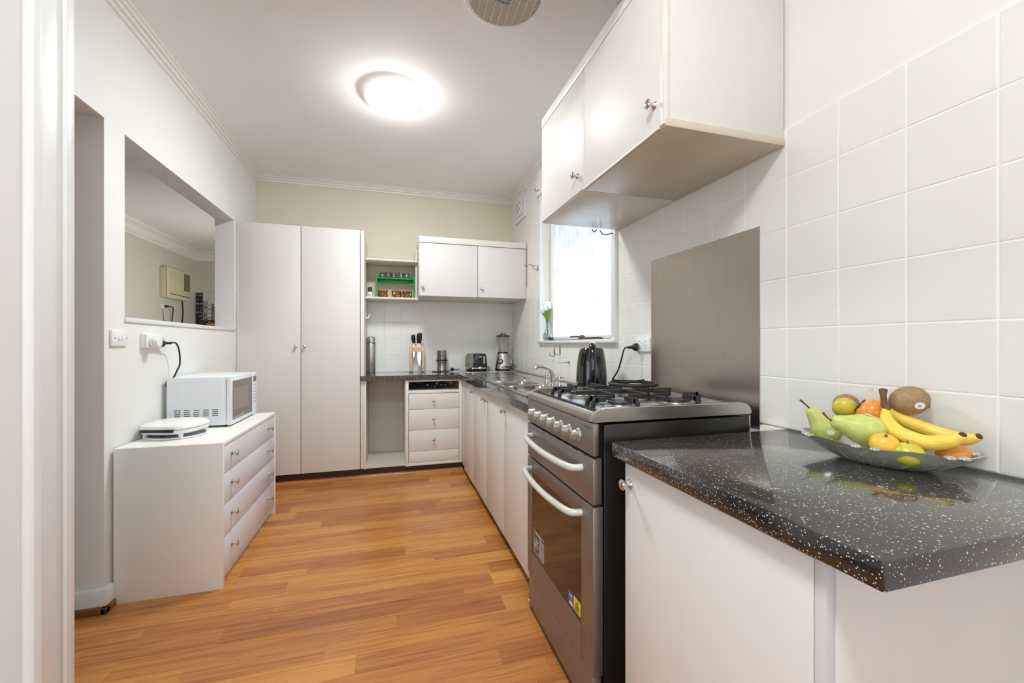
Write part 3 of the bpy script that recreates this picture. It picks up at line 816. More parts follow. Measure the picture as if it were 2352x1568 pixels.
# ---- wall cabinet on the back wall
t = thing('wall_cabinet', 'low cream two-door wall cabinet above the tiled back splashback', 'cabinet', (0.72, 3.95, 1.555))
box(t, 'carcass', 'cabinet_edge', 0.2260, R - 0.0015, YW + 0.003, DW - 0.001, 1.5595, 2.074, 0.0015)
d = box(t, 'door', 'cabinet_paint', 0.2265, 0.7435, YW - 0.016, YW + 0.002, 1.5555, 2.018, 0.002); knob(d, (0.256, YW - 0.016, 1.630), (0, -1, 0))
d = box(t, 'door', 'cabinet_paint', 0.7495, 1.1985, YW - 0.016, YW + 0.002, 1.5575, 2.018, 0.002); knob(d, (0.778, YW - 0.016, 1.633), (0, -1, 0))
box(t, 'top_rail', 'cabinet_edge', 0.2245, R - 0.0015, YW - 0.018, YW + 0.002, 2.024, 2.0765, 0.002)
box(t, 'end_strip', 'cabinet_edge', 1.2010, R - 0.0015, YW - 0.014, YW + 0.002, 1.5575, 2.022, 0.001)

# ---- wall cabinet over the stove
t = thing('overhead_cabinet', 'deep cream two-door wall cabinet mounted over the stove', 'cabinet', (0.98, 1.54, 1.77))
XU = 0.757
box(t, 'carcass', 'cabinet_paint', XU + 0.021, R - 0.001, 1.034, 2.046, 1.792, 2.312, 0.002)
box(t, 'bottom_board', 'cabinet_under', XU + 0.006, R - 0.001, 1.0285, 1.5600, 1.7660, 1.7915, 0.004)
box(t, 'bottom_board', 'cabinet_under_window_sheen', XU + 0.006, R - 0.001, 1.5605, 2.0480, 1.7660, 1.7915, 0.003)  # far half coloured lighter to stand for the window's reflection
d = box(t, 'door', 'cabinet_paint', XU, XU + 0.019, 1.0490, 1.5490, 1.772, 2.262, 0.0025); knob(d, (XU, 1.0720, 1.846), (-1, 0, 0), 1.05)
d = box(t, 'door', 'cabinet_paint', XU, XU + 0.019, 1.5510, 2.0380, 1.772, 2.262, 0.0025); knob(d, (XU, 1.6080, 1.843), (-1, 0, 0), 1.05)
box(t, 'face_strip', 'cabinet_edge', XU + 0.001, XU + 0.019, 1.0300, 1.0475, 1.772, 2.262, 0.002)
box(t, 'face_strip', 'cabinet_edge', XU + 0.001, XU + 0.019, 2.0395, 2.0500, 1.772, 2.262, 0.002)
box(t, 'top_strip', 'cabinet_edge', XU - 0.001, XU + 0.019, 1.0300, 2.0500, 2.2645, 2.312, 0.002)
box(t, 'door_lip', 'cabinet_edge', XU - 0.002, XU + 0.004, 1.052, 1.556, 1.7660, 1.7720, 0.001)

# ---- peninsula: worktop, cabinet below
b = B().box(XF + 0.003, R - 0.0015, 0.362, 1.021, 0.8215, 0.8610, 0.0035)
tag(b.obj('worktop', 'black_speckle'), 'black speckled worktop slab beside the stove carrying the fruit bowl', 'worktop')
t = thing('peninsula_cabinet', 'cream single-door base cabinet under the worktop with the fruit bowl', 'cabinet', (0.9, 0.70, 0))
box(t, 'carcass', 'cabinet_paint', 0.622, R - 0.004, 0.464, 0.985, 0.075, 0.8212, 0.002)
d = box(t, 'door', 'cabinet_paint', 0.602, 0.6205, 0.4660, 0.9840, 0.070, 0.812, 0.0025); knob(d, (0.602, 0.957, 0.763), (-1, 0, 0), 1.05)
box(t, 'end_strip', 'strip_grey', 0.603, 0.6205, 0.4480, 0.4645, 0.02, 0.8205, 0.001)
box(t, 'end_panel', 'cabinet_paint', 0.6215, R - 0.004, 0.4440, 0.4630, 0.02, 0.8205, 0.002)
box(t, 'plinth', 'kick_brown', 0.66, 0.68, 0.47, 0.98, 0, 0.075)
# small gap filler board between worktop and wall by the stove
tag(B().prism([(1.100, 1.0225), (1.208, 1.0225), (1.208, 1.100), (1.190, 1.102)], 'z', 0.846, 0.8595).obj('filler_board', 'cabinet_edge'), 'small white filler board between speckled worktop and tiles behind the stove', 'board')
# stainless sheet behind the stove
t = tag(B().box(R - 0.0035, R - 0.0008, 1.1235, 1.7390, 0.848, 1.5340).obj('splash_panel', 'splash_steel', smooth=False), 'brushed stainless steel splashback sheet fixed to the tiles behind the stove', 'splashback')

# ================================================================ stove
t = thing('gas_stove', 'freestanding stainless steel gas stove with grill and glass oven door', 'stove', (0.85, 1.39, 0))
SXF, SN, SF = 0.560, 1.090, 1.688
box(t, 'body', 'stove_side', 0.600, 1.135, SN + 0.004, SF - 0.002, 0.03, 0.893, 0.003)
box(t, 'inner_frame', 'dark_gap', 0.572, 0.605, SN + 0.018, SF - 0.010, 0.03, 0.895)
# hob tray: shallow pressed steel tray with rolled sides
b = B()
zr = 0.932
b.prism([(SXF, 0.9005), (SXF - 0.002, 0.905), (SXF, 0.922), (SXF + 0.012, 0.928), (SXF + 0.020, 0.9285), (SXF + 0.030, 0.9205), (1.06, 0.9205), (1.075, zr), (1.110, zr), (1.130, 0.926), (1.140, 0.910), (1.140, 0.9005)], 'y', SN + 0.022, SF - 0.022)
def cheek(y0, y1):
    return [(SXF + 0.003, 0.9005), (SXF - 0.001, 0.906), (SXF + 0.002, 0.922), (SXF + 0.030, 0.938), (SXF + 0.045, 0.9405), (1.105, 0.9405), (1.128, 0.932), (1.142, 0.914), (1.142, 0.9005)]
ck = B().prism(cheek(0, 0), 'y', SN, SN + 0.024)
es = [e for e in ck.bm.edges]
bmesh.ops.bevel(ck.bm, geom=es, offset=0.003, segments=2, affect='EDGES')
b.obj('hob_tray', 'stove_top_steel', t)
ck.obj('hob_side', 'stove_top_steel', t)
ck = B().prism(cheek(0, 0), 'y', SF - 0.024, SF)
bmesh.ops.bevel(ck.bm, geom=[e for e in ck.bm.edges], offset=0.003, segments=2, affect='EDGES')
ck.obj('hob_side', 'stove_top_steel', t)
B().prism([(1.135, 0.895), (1.141, 0.895), (1.141, 0.85), (1.136, 0.835)], 'y', SN + 0.006, SN + 0.020).obj('rear_bracket', 'alu', t)
cp = box(t, 'control_panel', 'stove_steel', SXF, SXF + 0.018, SN - 0.006, SF, 0.8035, 0.8985, 0.003)
for i in range(7):
    yk = 1.601 - i * (1.601 - 1.181) / 6
    b = B().lathe([(0.0, 0), (0.020, 0), (0.0205, 0.003), (0.018, 0.006), (0, 0.006)], (SXF, yk, 0.849), 20, (-1, 0, 0))
    b.obj('knob_skirt', 'alu', cp)
    b = B()
    prof = [(-0.0085, -0.019), (0.0085, -0.019), (0.0145, -0.004), (0.0125, 0.010), (0.006, 0.0185), (-0.006, 0.0185), (-0.0125, 0.010), (-0.0145, -0.004)]
    rot = 0.5 if i == 6 else 0.0
    cs, sn = math.cos(rot), math.sin(rot)
    pp = [(p[0] * cs - p[1] * sn, p[0] * sn + p[1] * cs) for p in prof]
    A = [b.bm.verts.new((SXF - 0.004, yk + p[0], 0.849 + p[1])) for p in pp]
    C = [b.bm.verts.new((SXF - 0.024, yk + p[0] * 0.72, 0.849 + p[1] * 0.86)) for p in pp]
    E_ = [b.bm.verts.new((SXF - 0.029, yk + p[0] * 0.40, 0.849 + p[1] * 0.70)) for p in pp]
    for u, v in ((A, C), (C, E_)):
        for k in range(8): b.bm.faces.new((u[k], u[(k + 1) % 8], v[(k + 1) % 8], v[k]))
    b.bm.faces.new(E_); b.bm.faces.new(A[::-1])
    b.obj('knob', 'worn_chrome', cp)
b = B()
for i in range(7):
    yk = 1.601 - i * 0.07
    b.box(SXF - 0.0004, SXF + 0.001, yk - 0.014, yk + 0.010, 0.883, 0.8855).box(SXF - 0.0004, SXF + 0.001, yk - 0.018, yk - 0.010, 0.874, 0.8765)
b.obj('print', 'ink_grey', cp)['kind'] = 'stuff'
for yk in (1.352, 1.282): B().cyl((SXF - 0.0006, yk, 0.879), (SXF + 0.001, yk, 0.879), 0.0035, n=10).obj('indicator', 'ink_red', cp)
text(cp, 'Westinghouse', 0.0085, 'ink_grey', frame((SXF - 0.0004, 1.122, 0.8835), (0, -1, 0), (0, 0, 1)))
B().torus((SXF, 1.157, 0.8835), 0.0045, 0.0006, (1, 0, 0), 16, 5).obj('emblem', 'ink_grey', cp)
def door_handle(parent, y0, y1, z, dip):
    pts = [(SXF + 0.002, y1, z), (SXF - 0.030, y1 - 0.012, z - 0.001)]
    n = 9
    for i in range(1, n):
        u = i / n
        pts.append((SXF - 0.038 - 0.010 * math.sin(math.pi * u), y1 - 0.012 + (y0 - y1 + 0.024) * u, z - dip * math.sin(math.pi * u)))
    pts += [(SXF - 0.030, y0 + 0.012, z - 0.001), (SXF + 0.002, y0, z)]
    b = B().tube(pts, 0.011, 12, 3)
    return b.obj('handle', 'handle_grey', parent)
g = box(t, 'grill_door', 'stove_steel', SXF, SXF + 0.030, SN - 0.002, SF, 0.6600, 0.7955, 0.003)
door_handle(g, 1.160, 1.632, 0.752, 0.006)
# oven door: frame of four rails round a dark pane
b = B().box(SXF, SXF + 0.034, SN - 0.002, 1.1660, 0.158, 0.6540, 0.003).box(SXF, SXF + 0.034, 1.6400, SF + 0.004, 0.158, 0.6540, 0.003)
b.box(SXF, SXF + 0.034, 1.1660, 1.6400, 0.158, 0.2590).box(SXF, SXF + 0.034, 1.1660, 1.6400, 0.6000, 0.6540)
ov = b.obj('oven_door', 'stove_steel', t)
gl = box(ov, 'oven_window', 'oven_glass', SXF + 0.003, SXF + 0.030, 1.1640, 1.6420, 0.257, 0.602)
door_handle(ov, 1.165, 1.642, 0.612, 0.008)
b = B().box(SXF + 0.0024, SXF + 0.0031, 1.499, 1.5005, 0.281, 0.366).box(SXF + 0.0024, SXF + 0.0031, 1.499, 1.618, 0.2800, 0.2815).box(SXF + 0.0024, SXF + 0.0031, 1.499, 1.618, 0.3655, 0.367).box(SXF + 0.0024, SXF + 0.0031, 1.6175, 1.6190, 0.281, 0.366)
for i in range(9): b.box(SXF + 0.0024, SXF + 0.0031, 1.504, 1.560 - 0.004 * (i % 3), 0.288 + i * 0.0076, 0.2905 + i * 0.0076)
b.box(SXF + 0.0024, SXF + 0.0031, 1.520, 1.600, 0.357, 0.362)
b.obj('rating_print', 'ink_light', gl)
b = B()
for r_ in (0.006, 0.012, 0.018, 0.024): b.torus((SXF + 0.0028, 1.590, 0.318), r_, 0.0007, (1, 0, 0), 20, 4)
b.obj('rating_rings', 'ink_light', gl)
st = box(gl, 'sticker', 'label_yellow', SXF + 0.0022, SXF + 0.0031, 1.1745, 1.2255, 0.279, 0.3205, label='yellow sticker with black print')
b = B()
for i, (a, c) in enumerate(((1.183, 1.216), (1.188, 1.210), (1.184, 1.214))): b.box(SXF + 0.0018, SXF + 0.0024, a, c, 0.285 + i * 0.0065, 0.2885 + i * 0.0065)
b.box(SXF + 0.0018, SXF + 0.0024, 1.194, 1.210, 0.306, 0.309).box(SXF + 0.0018, SXF + 0.0024, 1.194, 1.198, 0.303, 0.316)
b.obj('sticker_print', 'ink', gl)
st = box(gl, 'sticker', 'label_blue', SXF + 0.0022, SXF + 0.0031, 1.2325, 1.2640, 0.275, 0.3165, label='blue and white sticker')
B().box(SXF + 0.0018, SXF + 0.0024, 1.234, 1.256, 0.279, 0.287).box(SXF + 0.0018, SXF + 0.0024, 1.238, 1.258, 0.305, 0.308).obj('sticker_print', 'label_white', gl)
box(t, 'lower_panel', 'stove_steel', SXF + 0.002, SXF + 0.030, SN + 0.004, SF - 0.010, 0.028, 0.1560, 0.003)
box(t, 'kick_strip', 'stove_side', SXF + 0.006, SXF + 0.030, SN + 0.006, SF - 0.012, 0.006, 0.0275, 0.002)
for x in (0.60, 1.10):
    for y in (SN + 0.03, SF - 0.03): B().cyl((x, y, 0), (x, y, 0.032), 0.014, n=14).obj('foot', 'rubber_black', t)
B().ball((SXF + 0.006, SF - 0.006, 0.030), 0.008, 0.006, 0.007, 12).obj('hinge_screw', 'chrome', t)
# burners
for x, y, rr in ((0.735, 1.235, 0.040), (0.960, 1.235, 0.047), (0.735, 1.540, 0.047), (0.960, 1.540, 0.052)):
    bn = B().lathe([(0, 0), (rr + 0.012, 0), (rr + 0.012, 0.003), (rr, 0.005), (rr - 0.004, 0.012), (0, 0.012)], (x, y, 0.9205), 28).obj('burner', 'alu', t)
    b = B().lathe([(0, 0), (rr - 0.002, 0), (rr + 0.002, 0.002), (rr, 0.007), (rr * 0.7, 0.0085), (0, 0.0085)], (x, y, 0.9327), 28)
    b.obj('burner_cap', 'enamel_black', bn)
# cast pan supports, one for each pair of burners
def bar(b, p0, p1, w=0.009, h=0.015):
    p0 = Vector(p0); p1 = Vector(p1); d = p1 - p0; n = Vector((-d.y, d.x, 0)).normalized() * w / 2
    vs = []
    for p in (p0, p1):
        for s_ in (-1, 1):
            for z in (-h, 0): vs.append(b.bm.verts.new(p + n * s_ + Vector((0, 0, z))))
    for q in ((0, 1, 3, 2), (4, 6, 7, 5), (0, 4, 5, 1), (2, 3, 7, 6), (0, 2, 6, 4), (1, 5, 7, 3)): b.bm.faces.new([vs[i] for i in q])
def arch(b, p0, p1):
    """bar with a bent-down foot at p0"""
    p0 = Vector(p0); p1 = Vector(p1); d = (p1 - p0).normalized()
    bar(b, p0 + d * 0.016, p1)
    n = Vector((-d.y, d.x, 0)) * 0.0045
    poly = [(0, 0.9225), (0.012, 0.9225), (0.016, p0.z - 0.020), (0.024, p0.z - 0.014), (0.024, p0.z), (0.014, p0.z - 0.001), (0.006, p0.z - 0.010)]
    A = [b.bm.verts.new((p0.x + d.x * u - n.x, p0.y + d.y * u - n.y, z)) for u, z in poly]
    C = [b.bm.verts.new((p0.x + d.x * u + n.x, p0.y + d.y * u + n.y, z)) for u, z in poly]
    k = len(poly)
    for i in range(k): b.bm.faces.new((A[i], A[(i + 1) % k], C[(i + 1) % k], C[i]))
    b.bm.faces.new(A[::-1]); b.bm.faces.new(C)
ZG = 0.9600
for yb, ylo, yhi in ((1.235, SN + 0.028, 1.384), (1.540, 1.394, SF - 0.028)):
    b = B()
    b.box(SXF + 0.042, SXF + 0.052, ylo, yhi, 0.9207, 0.9285, 0.002)
    arch(b, (SXF + 0.047, yb, ZG), (0.700, yb, ZG)); bar(b, (0.770, yb, ZG), (0.925, yb, ZG))
    arch(b, (1.062, yb, ZG), (0.995, yb, ZG))
    for x in (0.735, 0.960):
        s0, s1 = (yb - 0.036, yb + 0.036)
        arch(b, (x, ylo, ZG), (x, s0, ZG)); bar(b, (x, yhi, ZG), (x, s1, ZG))
    bar(b, (0.8475, ylo + 0.02, ZG), (0.8475, yhi, ZG))
    arch(b, (SXF + 0.047, ylo + 0.075, ZG), (0.66, ylo + 0.075, ZG))
    edge = yhi if yb < 1.4 else ylo
    bar(b, (SXF + 0.09, edge - 0.001, ZG), (1.05, edge - 0.001, ZG), 0.008)
    b.obj('pan_support', 'cast_iron', t, smooth=False)
# loose round wok ring on the rear burner
t = thing('wok_ring', 'round black cast iron wok ring lying on the rear stove burner', 'wok ring', (0.955, 1.500, ZG))
b = B().torus((0.955, 1.500, ZG + 0.008), 0.094, 0.0072, (0, 0, 1), 40, 10)
b.obj('ring', 'cast_iron', t)
for i in range(4):
    a = 0.5 + i * math.pi / 2
    c, s_ = math.cos(a), math.sin(a)
    b = B(); bar(b, (0.955 + 0.092 * c, 1.5 + 0.092 * s_, ZG + 0.020), (0.955 + 0.040 * c, 1.5 + 0.040 * s_, ZG + 0.020), 0.008, 0.012)
    b.obj('prong', 'cast_iron', t, False)

# ================================================================ chest of drawers
t = thing('chest_of_drawers', 'white four-drawer chest standing against the white wall below the hatch', 'chest', (-0.96, 2.65, 0))
CX0, CX1, CY0, CY1, CZ = L + 0.010, -0.750, 2.2055, 3.100, 0.675
box(t, 'side_panel', 'chest_side', CX0, CX1, CY0, CY0 + 0.016, 0, CZ - 0.0005, 0.001)
box(t, 'side_panel', 'chest_side', CX0, CX1, CY1 - 0.016, CY1, 0, CZ - 0.0005, 0.001)
box(t, 'top', 'chest_side', CX0, CX1 + 0.001, CY0 + 0.0165, CY1 - 0.0165, CZ - 0.016, CZ, 0.001)
box(t, 'back_panel', 'chest_side', CX0, CX0 + 0.006, CY0 + 0.017, CY1 - 0.017, 0.02, CZ - 0.017)
for z0, z1 in ((0.5265, 0.6570), (0.3800, 0.5235), (0.2290, 0.3770), (0.0705, 0.2260)):
    d = box(t, 'drawer', 'chest_front', -1.12, CX1 - 0.002, CY0 + 0.0185, CY1 - 0.0185, z0, z1, 0.001)
    zz = z0 + (z1 - z0) * 0.57
    knob(d, (CX1 - 0.002, 2.315, zz), (1, 0, 0), 1.05); knob(d, (CX1 - 0.002, 2.935, zz), (1, 0, 0), 1.05)
box(t, 'plinth', 'chest_side', CX1 - 0.045, CX1 - 0.03, CY0 + 0.017, CY1 - 0.017, 0, 0.068)

# ---- microwave
t = thing('microwave_oven', 'white microwave oven with a dark door on top of the chest', 'microwave', (-1.0, 2.84, CZ))
MX0, MX1, MY0, MY1, MZ0, MZ1 = -1.152, -0.852, 2.618, 3.068, 0.687, 0.9505
box(t, 'case', 'appliance_white', MX0, MX1 - 0.026, MY0, MY1, MZ0, MZ1, 0.004)
# moulded outline on the side and slots
b = B().tube([(-1.10, MY0, 0.76), (-1.10, MY0, 0.905), (-1.085, MY0, 0.925), (-0.925, MY0, 0.925), (-0.905, MY0, 0.905), (-0.905, MY0, 0.72)], 0.0018, 6, 3)
b.obj('side_moulding', 'appliance_white', t)
for i in range(5):
    b = B()
    x = -1.116 + i * 0.0435
    for k in range(4): b.box(x, x + 0.028, MY0 - 0.0007, MY0 + 0.001, 0.7725 - 0.0105 * k - i * 0.0004, 0.7762 - 0.0105 * k - i * 0.0004)
    b.obj('vent_slot', 'rubber_black', t)
dr = box(t, 'door', 'appliance_white', MX1 - 0.024, MX1, MY0 + 0.001, 2.982, MZ0 - 0.002, MZ1, 0.004)
gw = box(dr, 'door_glass', 'mw_glass', MX1 - 0.001, MX1 + 0.0008, 2.640, 2.972, 0.707, 0.926)
box(gw, 'viewing_window', 'mw_window', MX1 + 0.0006, MX1 + 0.0012, 2.648, 2.905, 0.760, 0.885)
text(gw, 'SAMSUNG', 0.011, 'ink_light', frame((MX1 + 0.0010, 2.800, 0.722), (0, 1, 0), (0, 0, 1)), ext=0.0002)
pn = box(t, 'control_panel', 'appliance_white', MX1 - 0.024, MX1 - 0.0005, 2.9835, MY1, MZ0 - 0.002, MZ1, 0.003)
box(pn, 'display', 'display', MX1 - 0.001, MX1 + 0.0004, 2.996, 3.054, 0.893, 0.928)
for k in range(6):
    for j in range(2):
        box(pn, 'button', 'ink_light', MX1 - 0.001, MX1 + 0.0003, 2.999 + j * 0.029, 3.020 + j * 0.029, 0.866 - k * 0.021, 0.874 - k * 0.021)
for x in (-1.12, -0.885):
    for y in (MY0 + 0.03, MY1 - 0.03): B().cyl((x, y, CZ), (x, y, MZ0 + 0.001), 0.012, n=14).obj('foot', 'rubber_black', t)
# power lead and moulded plug of the microwave
t = thing('microwave_lead', 'black power lead with moulded plug running up from the microwave to the socket', 'cord', (-1.155, 2.56, 1.10))
B().tube([(-1.132, 2.588, 1.1355), (-1.125, 2.630, 1.139), (-1.122, 2.658, 1.132), (-1.120, 2.683, 1.090), (-1.120, 2.688, 1.0235), (-1.122, 2.660, 0.985), (-1.130, 2.640, 0.9495), (-1.158, 2.640, 0.930), (-1.160, 2.640, 0.90)], 0.0042, 8, 6).obj('lead', 'rubber_black', t)
B().lathe([(0, 0), (0.017, 0), (0.0185, 0.006), (0.017, 0.016), (0.010, 0.022), (0.0075, 0.036), (0.0055, 0.056), (0.0075, 0.058), (0.0075, 0.063), (0.004, 0.064), (0, 0.064)], (-1.1525, 2.556, 1.1350), 18, (0.35, 0.93, 0.03)).obj('plug', 'rubber_black', t)

# ---- double socket and light switch on the white wall
t = thing('wall_socket', 'white double power socket on a raised block above the microwave', 'socket', (L, 2.515, 1.145))
box(t, 'block', 'plastic_white', L, L + 0.020, 2.423, 2.602, 1.112, 1.182, 0.003)
box(t, 'plate', 'plastic_white', L + 0.0205, L + 0.026, 2.425, 2.600, 1.114, 1.180, 0.002)
for y in (2.540, 2.583): B().box(L + 0.0255, L + 0.029, y - 0.005, y + 0.005, 1.158, 1.172, 0.002).obj('rocker', 'plastic_white', t)
t = thing('plug_in_adapter', 'chunky white plug-in adapter pushed into the double socket', 'adapter', (L + 0.026, 2.470, 1.143))
B().lathe([(0, 0), (0.026, 0), (0.028, 0.004), (0.028, 0.030), (0.026, 0.034), (0.0, 0.035)], (L + 0.0262, 2.470, 1.143), 28, (1, 0, 0), sx=1.0, sy=0.95).obj('body', 'plastic_white', t)
B().torus((L + 0.041, 2.470, 1.143), 0.0278, 0.0006, (1, 0, 0), 28, 5).obj('seam', 'ink_light', t)
t = thing('light_switch', 'white two-rocker light switch beside the doorway', 'switch', (L, 2.25, 1.157))
box(t, 'plate', 'plastic_white', L, L + 0.011, 2.197, 2.308, 1.123, 1.192, 0.003)
for y in (2.247, 2.271): box(t, 'rocker', 'appliance_white', L + 0.0108, L + 0.0140, y - 0.008, y + 0.008, 1.148, 1.166, 0.0012)
for y in (2.216, 2.298): B().cyl((L + 0.0108, y, 1.157), (L + 0.0118, y, 1.157), 0.003, n=10).obj('screw', 'bronze', t)

# ---- sandwich press, standing askew in front of the microwave
t = thing('sandwich_press', 'white rounded sandwich press with a black band lying on the chest', 'sandwich press', (-1.036, 2.452, CZ + 0.0006), math.radians(-14), True)
def rounded(sx, sy, z, n=36, p=3.2, taper=0.0):
    out = []
    for i in range(n):
        a = 2 * math.pi * i / n; c, s_ = math.cos(a), math.sin(a)
        k = (abs(c) ** p + abs(s_) ** p) ** (-1 / p)
        x, y = sx * c * k, sy * s_ * k
        y *= (1 - taper * (x / sx + 1) / 2)
        out.append((x, y, z))
    return out
def loft(rings, cap0=True, cap1=True):
    b = B(); R_ = [[b.bm.verts.new(p) for p in r] for r in rings]; n = len(R_[0])
    for a, c in zip(R_, R_[1:]):
        for i in range(n): b.bm.faces.new((a[i], a[(i + 1) % n], c[(i + 1) % n], c[i]))
    if cap0: b.bm.faces.new(R_[0][::-1])
    if cap1: b.bm.faces.new(R_[-1])
    return b
loft([rounded(0.100, 0.102, 0.022), rounded(0.116, 0.116, 0.028), rounded(0.120, 0.121, 0.040), rounded(0.120, 0.121, 0.0455)]).obj('base', 'plastic_white', t)
loft([rounded(0.119, 0.120, 0.0475), rounded(0.121, 0.122, 0.052), rounded(0.117, 0.118, 0.064), rounded(0.102, 0.102, 0.074), rounded(0.060, 0.062, 0.080), rounded(0.02, 0.02, 0.0815)]).obj('lid', 'plastic_white', t)
B().box(-0.075, 0.075, -0.124, -0.117, 0.037, 0.0505, 0.001).obj('handle_band', 'plastic_black', t)
for x, y in ((-0.085, -0.085), (0.085, -0.085), (-0.085, 0.085), (0.085, 0.085)): B().cyl((x, y, 0), (x * 0.95, y * 0.95, 0.026), 0.007, 0.012, 12).obj('foot', 'plastic_white', t)
B().box(-0.055, 0.0, -0.10, -0.05, 0.012, 0.0215).obj('lead_store', 'plastic_black', t)
pts = []
for i in range(33):
    a = 2 * math.pi * i / 33 * 0.93
    pts.append((0.128 * math.cos(a + 2.2), 0.112 * math.sin(a + 2.2) , 0.0045))
B().tube(pts, 0.0042, 8, 2).obj('lead', 'plastic_white', t)

# ================================================================ ceiling
t = thing('ceiling_lamp', 'lit round frosted glass ceiling lamp held by metal clips', 'lamp', (0.008, 2.62, H))
LX, LY = 0.008, 2.62
B().lathe([(0, 0), (0.060, 0), (0.060, -0.012), (0.030, -0.016), (0.0, -0.016)], (LX, LY, H - 0.0005), 28).obj('base_plate', 'appliance_white', t)
gd = B().lathe([(0.0, -0.074), (0.06, -0.072), (0.11, -0.064), (0.145, -0.050), (0.163, -0.036), (0.166, -0.034)], (LX, LY, H), 44).obj('glass_dish', 'lamp_glass', t)
B().lathe([(0.166, -0.034), (0.163, -0.0325), (0.143, -0.046), (0.108, -0.060), (0.06, -0.068), (0, -0.070)], (LX, LY, H), 44).obj('dish_light_block', 'appliance_white', gd)  # opaque skin added to keep the dish's glow off the ceiling
for k in range(3):
    a = math.radians(-88 + 120 * k); c, s_ = math.cos(a), math.sin(a); tx, ty = -s_, c
    pts = [(LX + 0.120 * c - tx * 0.011, LY + 0.120 * s_ - ty * 0.011, H - 0.028), (LX + 0.170 * c - tx * 0.011, LY + 0.170 * s_ - ty * 0.011, H - 0.032), (LX + 0.166 * c - tx * 0.007, LY + 0.166 * s_ - ty * 0.007, H - 0.046), (LX + 0.158 * c, LY + 0.158 * s_, H - 0.052),
           (LX + 0.166 * c + tx * 0.007, LY + 0.166 * s_ + ty * 0.007, H - 0.046), (LX + 0.170 * c + tx * 0.011, LY + 0.170 * s_ + ty * 0.011, H - 0.032), (LX + 0.120 * c + tx * 0.011, LY + 0.120 * s_ + ty * 0.011, H - 0.028)]
    B().tube(pts, 0.0016, 7, 4).obj('clip', 'lamp_clip', t)
for k, (dx, dy, e) in enumerate(((0.085, -0.02, 0.9), (0.03, 0.06, 0.25))):
    l = bpy.data.lights.new('bulb', 'POINT'); l.energy = e; l.color = (1.0, 0.96, 0.88); l.shadow_soft_size = 0.022
    o = bpy.data.objects.new('bulb', l); COL.objects.link(o); o.parent = t; o.location = (dx, dy, -0.036)

# unseen fill lamp added behind the camera, shaped like the same fitting
t = thing('ceiling_lamp', 'unseen round frosted glass fill lamp added behind the opening', 'lamp', (-0.10, 0.15, H))
B().lathe([(0, 0), (0.060, 0), (0.060, -0.012), (0.030, -0.016), (0.0, -0.016)], (-0.10, 0.15, H - 0.0005), 28).obj('base_plate', 'appliance_white', t)
B().lathe([(0.0, -0.094), (0.08, -0.090), (0.14, -0.078), (0.18, -0.056), (0.196, -0.036), (0.199, -0.034), (0.196, -0.0325), (0.178, -0.052), (0.138, -0.074), (0.08, -0.086), (0, -0.090)], (-0.10, 0.15, H), 44).obj('glass_dish', 'lamp_glass_fill', t)

t = thing('exhaust_fan', 'round white ceiling exhaust fan with a dusty slatted grille', 'fan', (0.473, 1.738, H))
FX, FY, FR = 0.473, 1.738, 0.183
B().lathe([(FR, 0), (FR, -0.004), (FR - 0.004, -0.010), (FR - 0.018, -0.014), (FR - 0.024, -0.012), (FR - 0.024, 0.0)], (FX, FY, H - 0.0002), 56).obj('rim', 'appliance_white', t)
B().cyl((FX, FY, H - 0.003), (FX, FY, H - 0.0005), FR - 0.022, n=48).obj('dark_duct', 'fan_dark', t)
b = B(); rr = FR - 0.023; y = -rr + 0.003
while y < rr:
    h = math.sqrt(max(0, rr * rr - y * y)); b.box(FX - h, FX + h, FY + y, FY + y + 0.0033, H - 0.0090, H - 0.0070); y += 0.0058
o = b.obj('grille_slats', 'dusty_slat', t, False); o['kind'] = 'stuff'
for i in range(-4, 5):
    x = i * 0.034; h = math.sqrt(rr * rr - x * x)
    box(t, 'spoke', 'dusty_slat', FX + x - 0.0016, FX + x + 0.0016, FY - h, FY + h, H - 0.0105, H - 0.0090)
pl = box(t, 'name_plate', 'alu', FX - 0.036, FX + 0.032, FY + 0.010, FY + 0.034, H - 0.0125, H - 0.0105)
text(pl, 'Airflow', 0.0175, 'ink', frame((FX - 0.002, FY + 0.022, H - 0.0127), (-1, 0, 0), (0, 1, 0)))

# ================================================================ right wall bits
t = thing('air_vent', 'small white louvred wall vent high up next to the cornice', 'vent', (R, 3.875, 2.45))
B().prism([(3.705, 2.340), (4.050, 2.340), (4.050, 2.580), (3.705, 2.580)], 'x', R - 0.012, RW - 0.0005).obj('plate', 'gloss_white', t)
B().box(R - 0.022, R - 0.0125, 3.765, 3.990, 2.385, 2.535, 0.004).obj('raised_centre', 'gloss_white', t)
for i in range(5):
    for k in range(4):
        if (i + k) % 2 == 0: box(t, 'slot', 'kick_brown', R - 0.0226, R - 0.0215, 3.790 + i * 0.038, 3.808 + i * 0.038, 2.405 + k * 0.032, 2.416 + k * 0.032)
for yy, zz, lb in ((2.990, 1.071, 'steel hook on the tiles under the sill, nearer the back corner'), (2.878, 1.085, 'steel hook on the tiles under the sill, nearer the kettle')):
    tg = thing('wall_hook', lb, 'hook', (R, yy, zz), group='steel hooks under the sill')
    B().ball((R - 0.004, yy, zz), 0.0035, 0.010, 0.040, 14).obj('plate', 'steel', tg)
    B().tube([(R - 0.005, yy, zz - 0.026), (R - 0.018, yy + 0.004, zz - 0.034), (R - 0.034, yy + 0.010, zz - 0.026), (R - 0.038, yy + 0.012, zz - 0.010)], 0.0032, 8, 5).obj('prong', 'steel', tg)
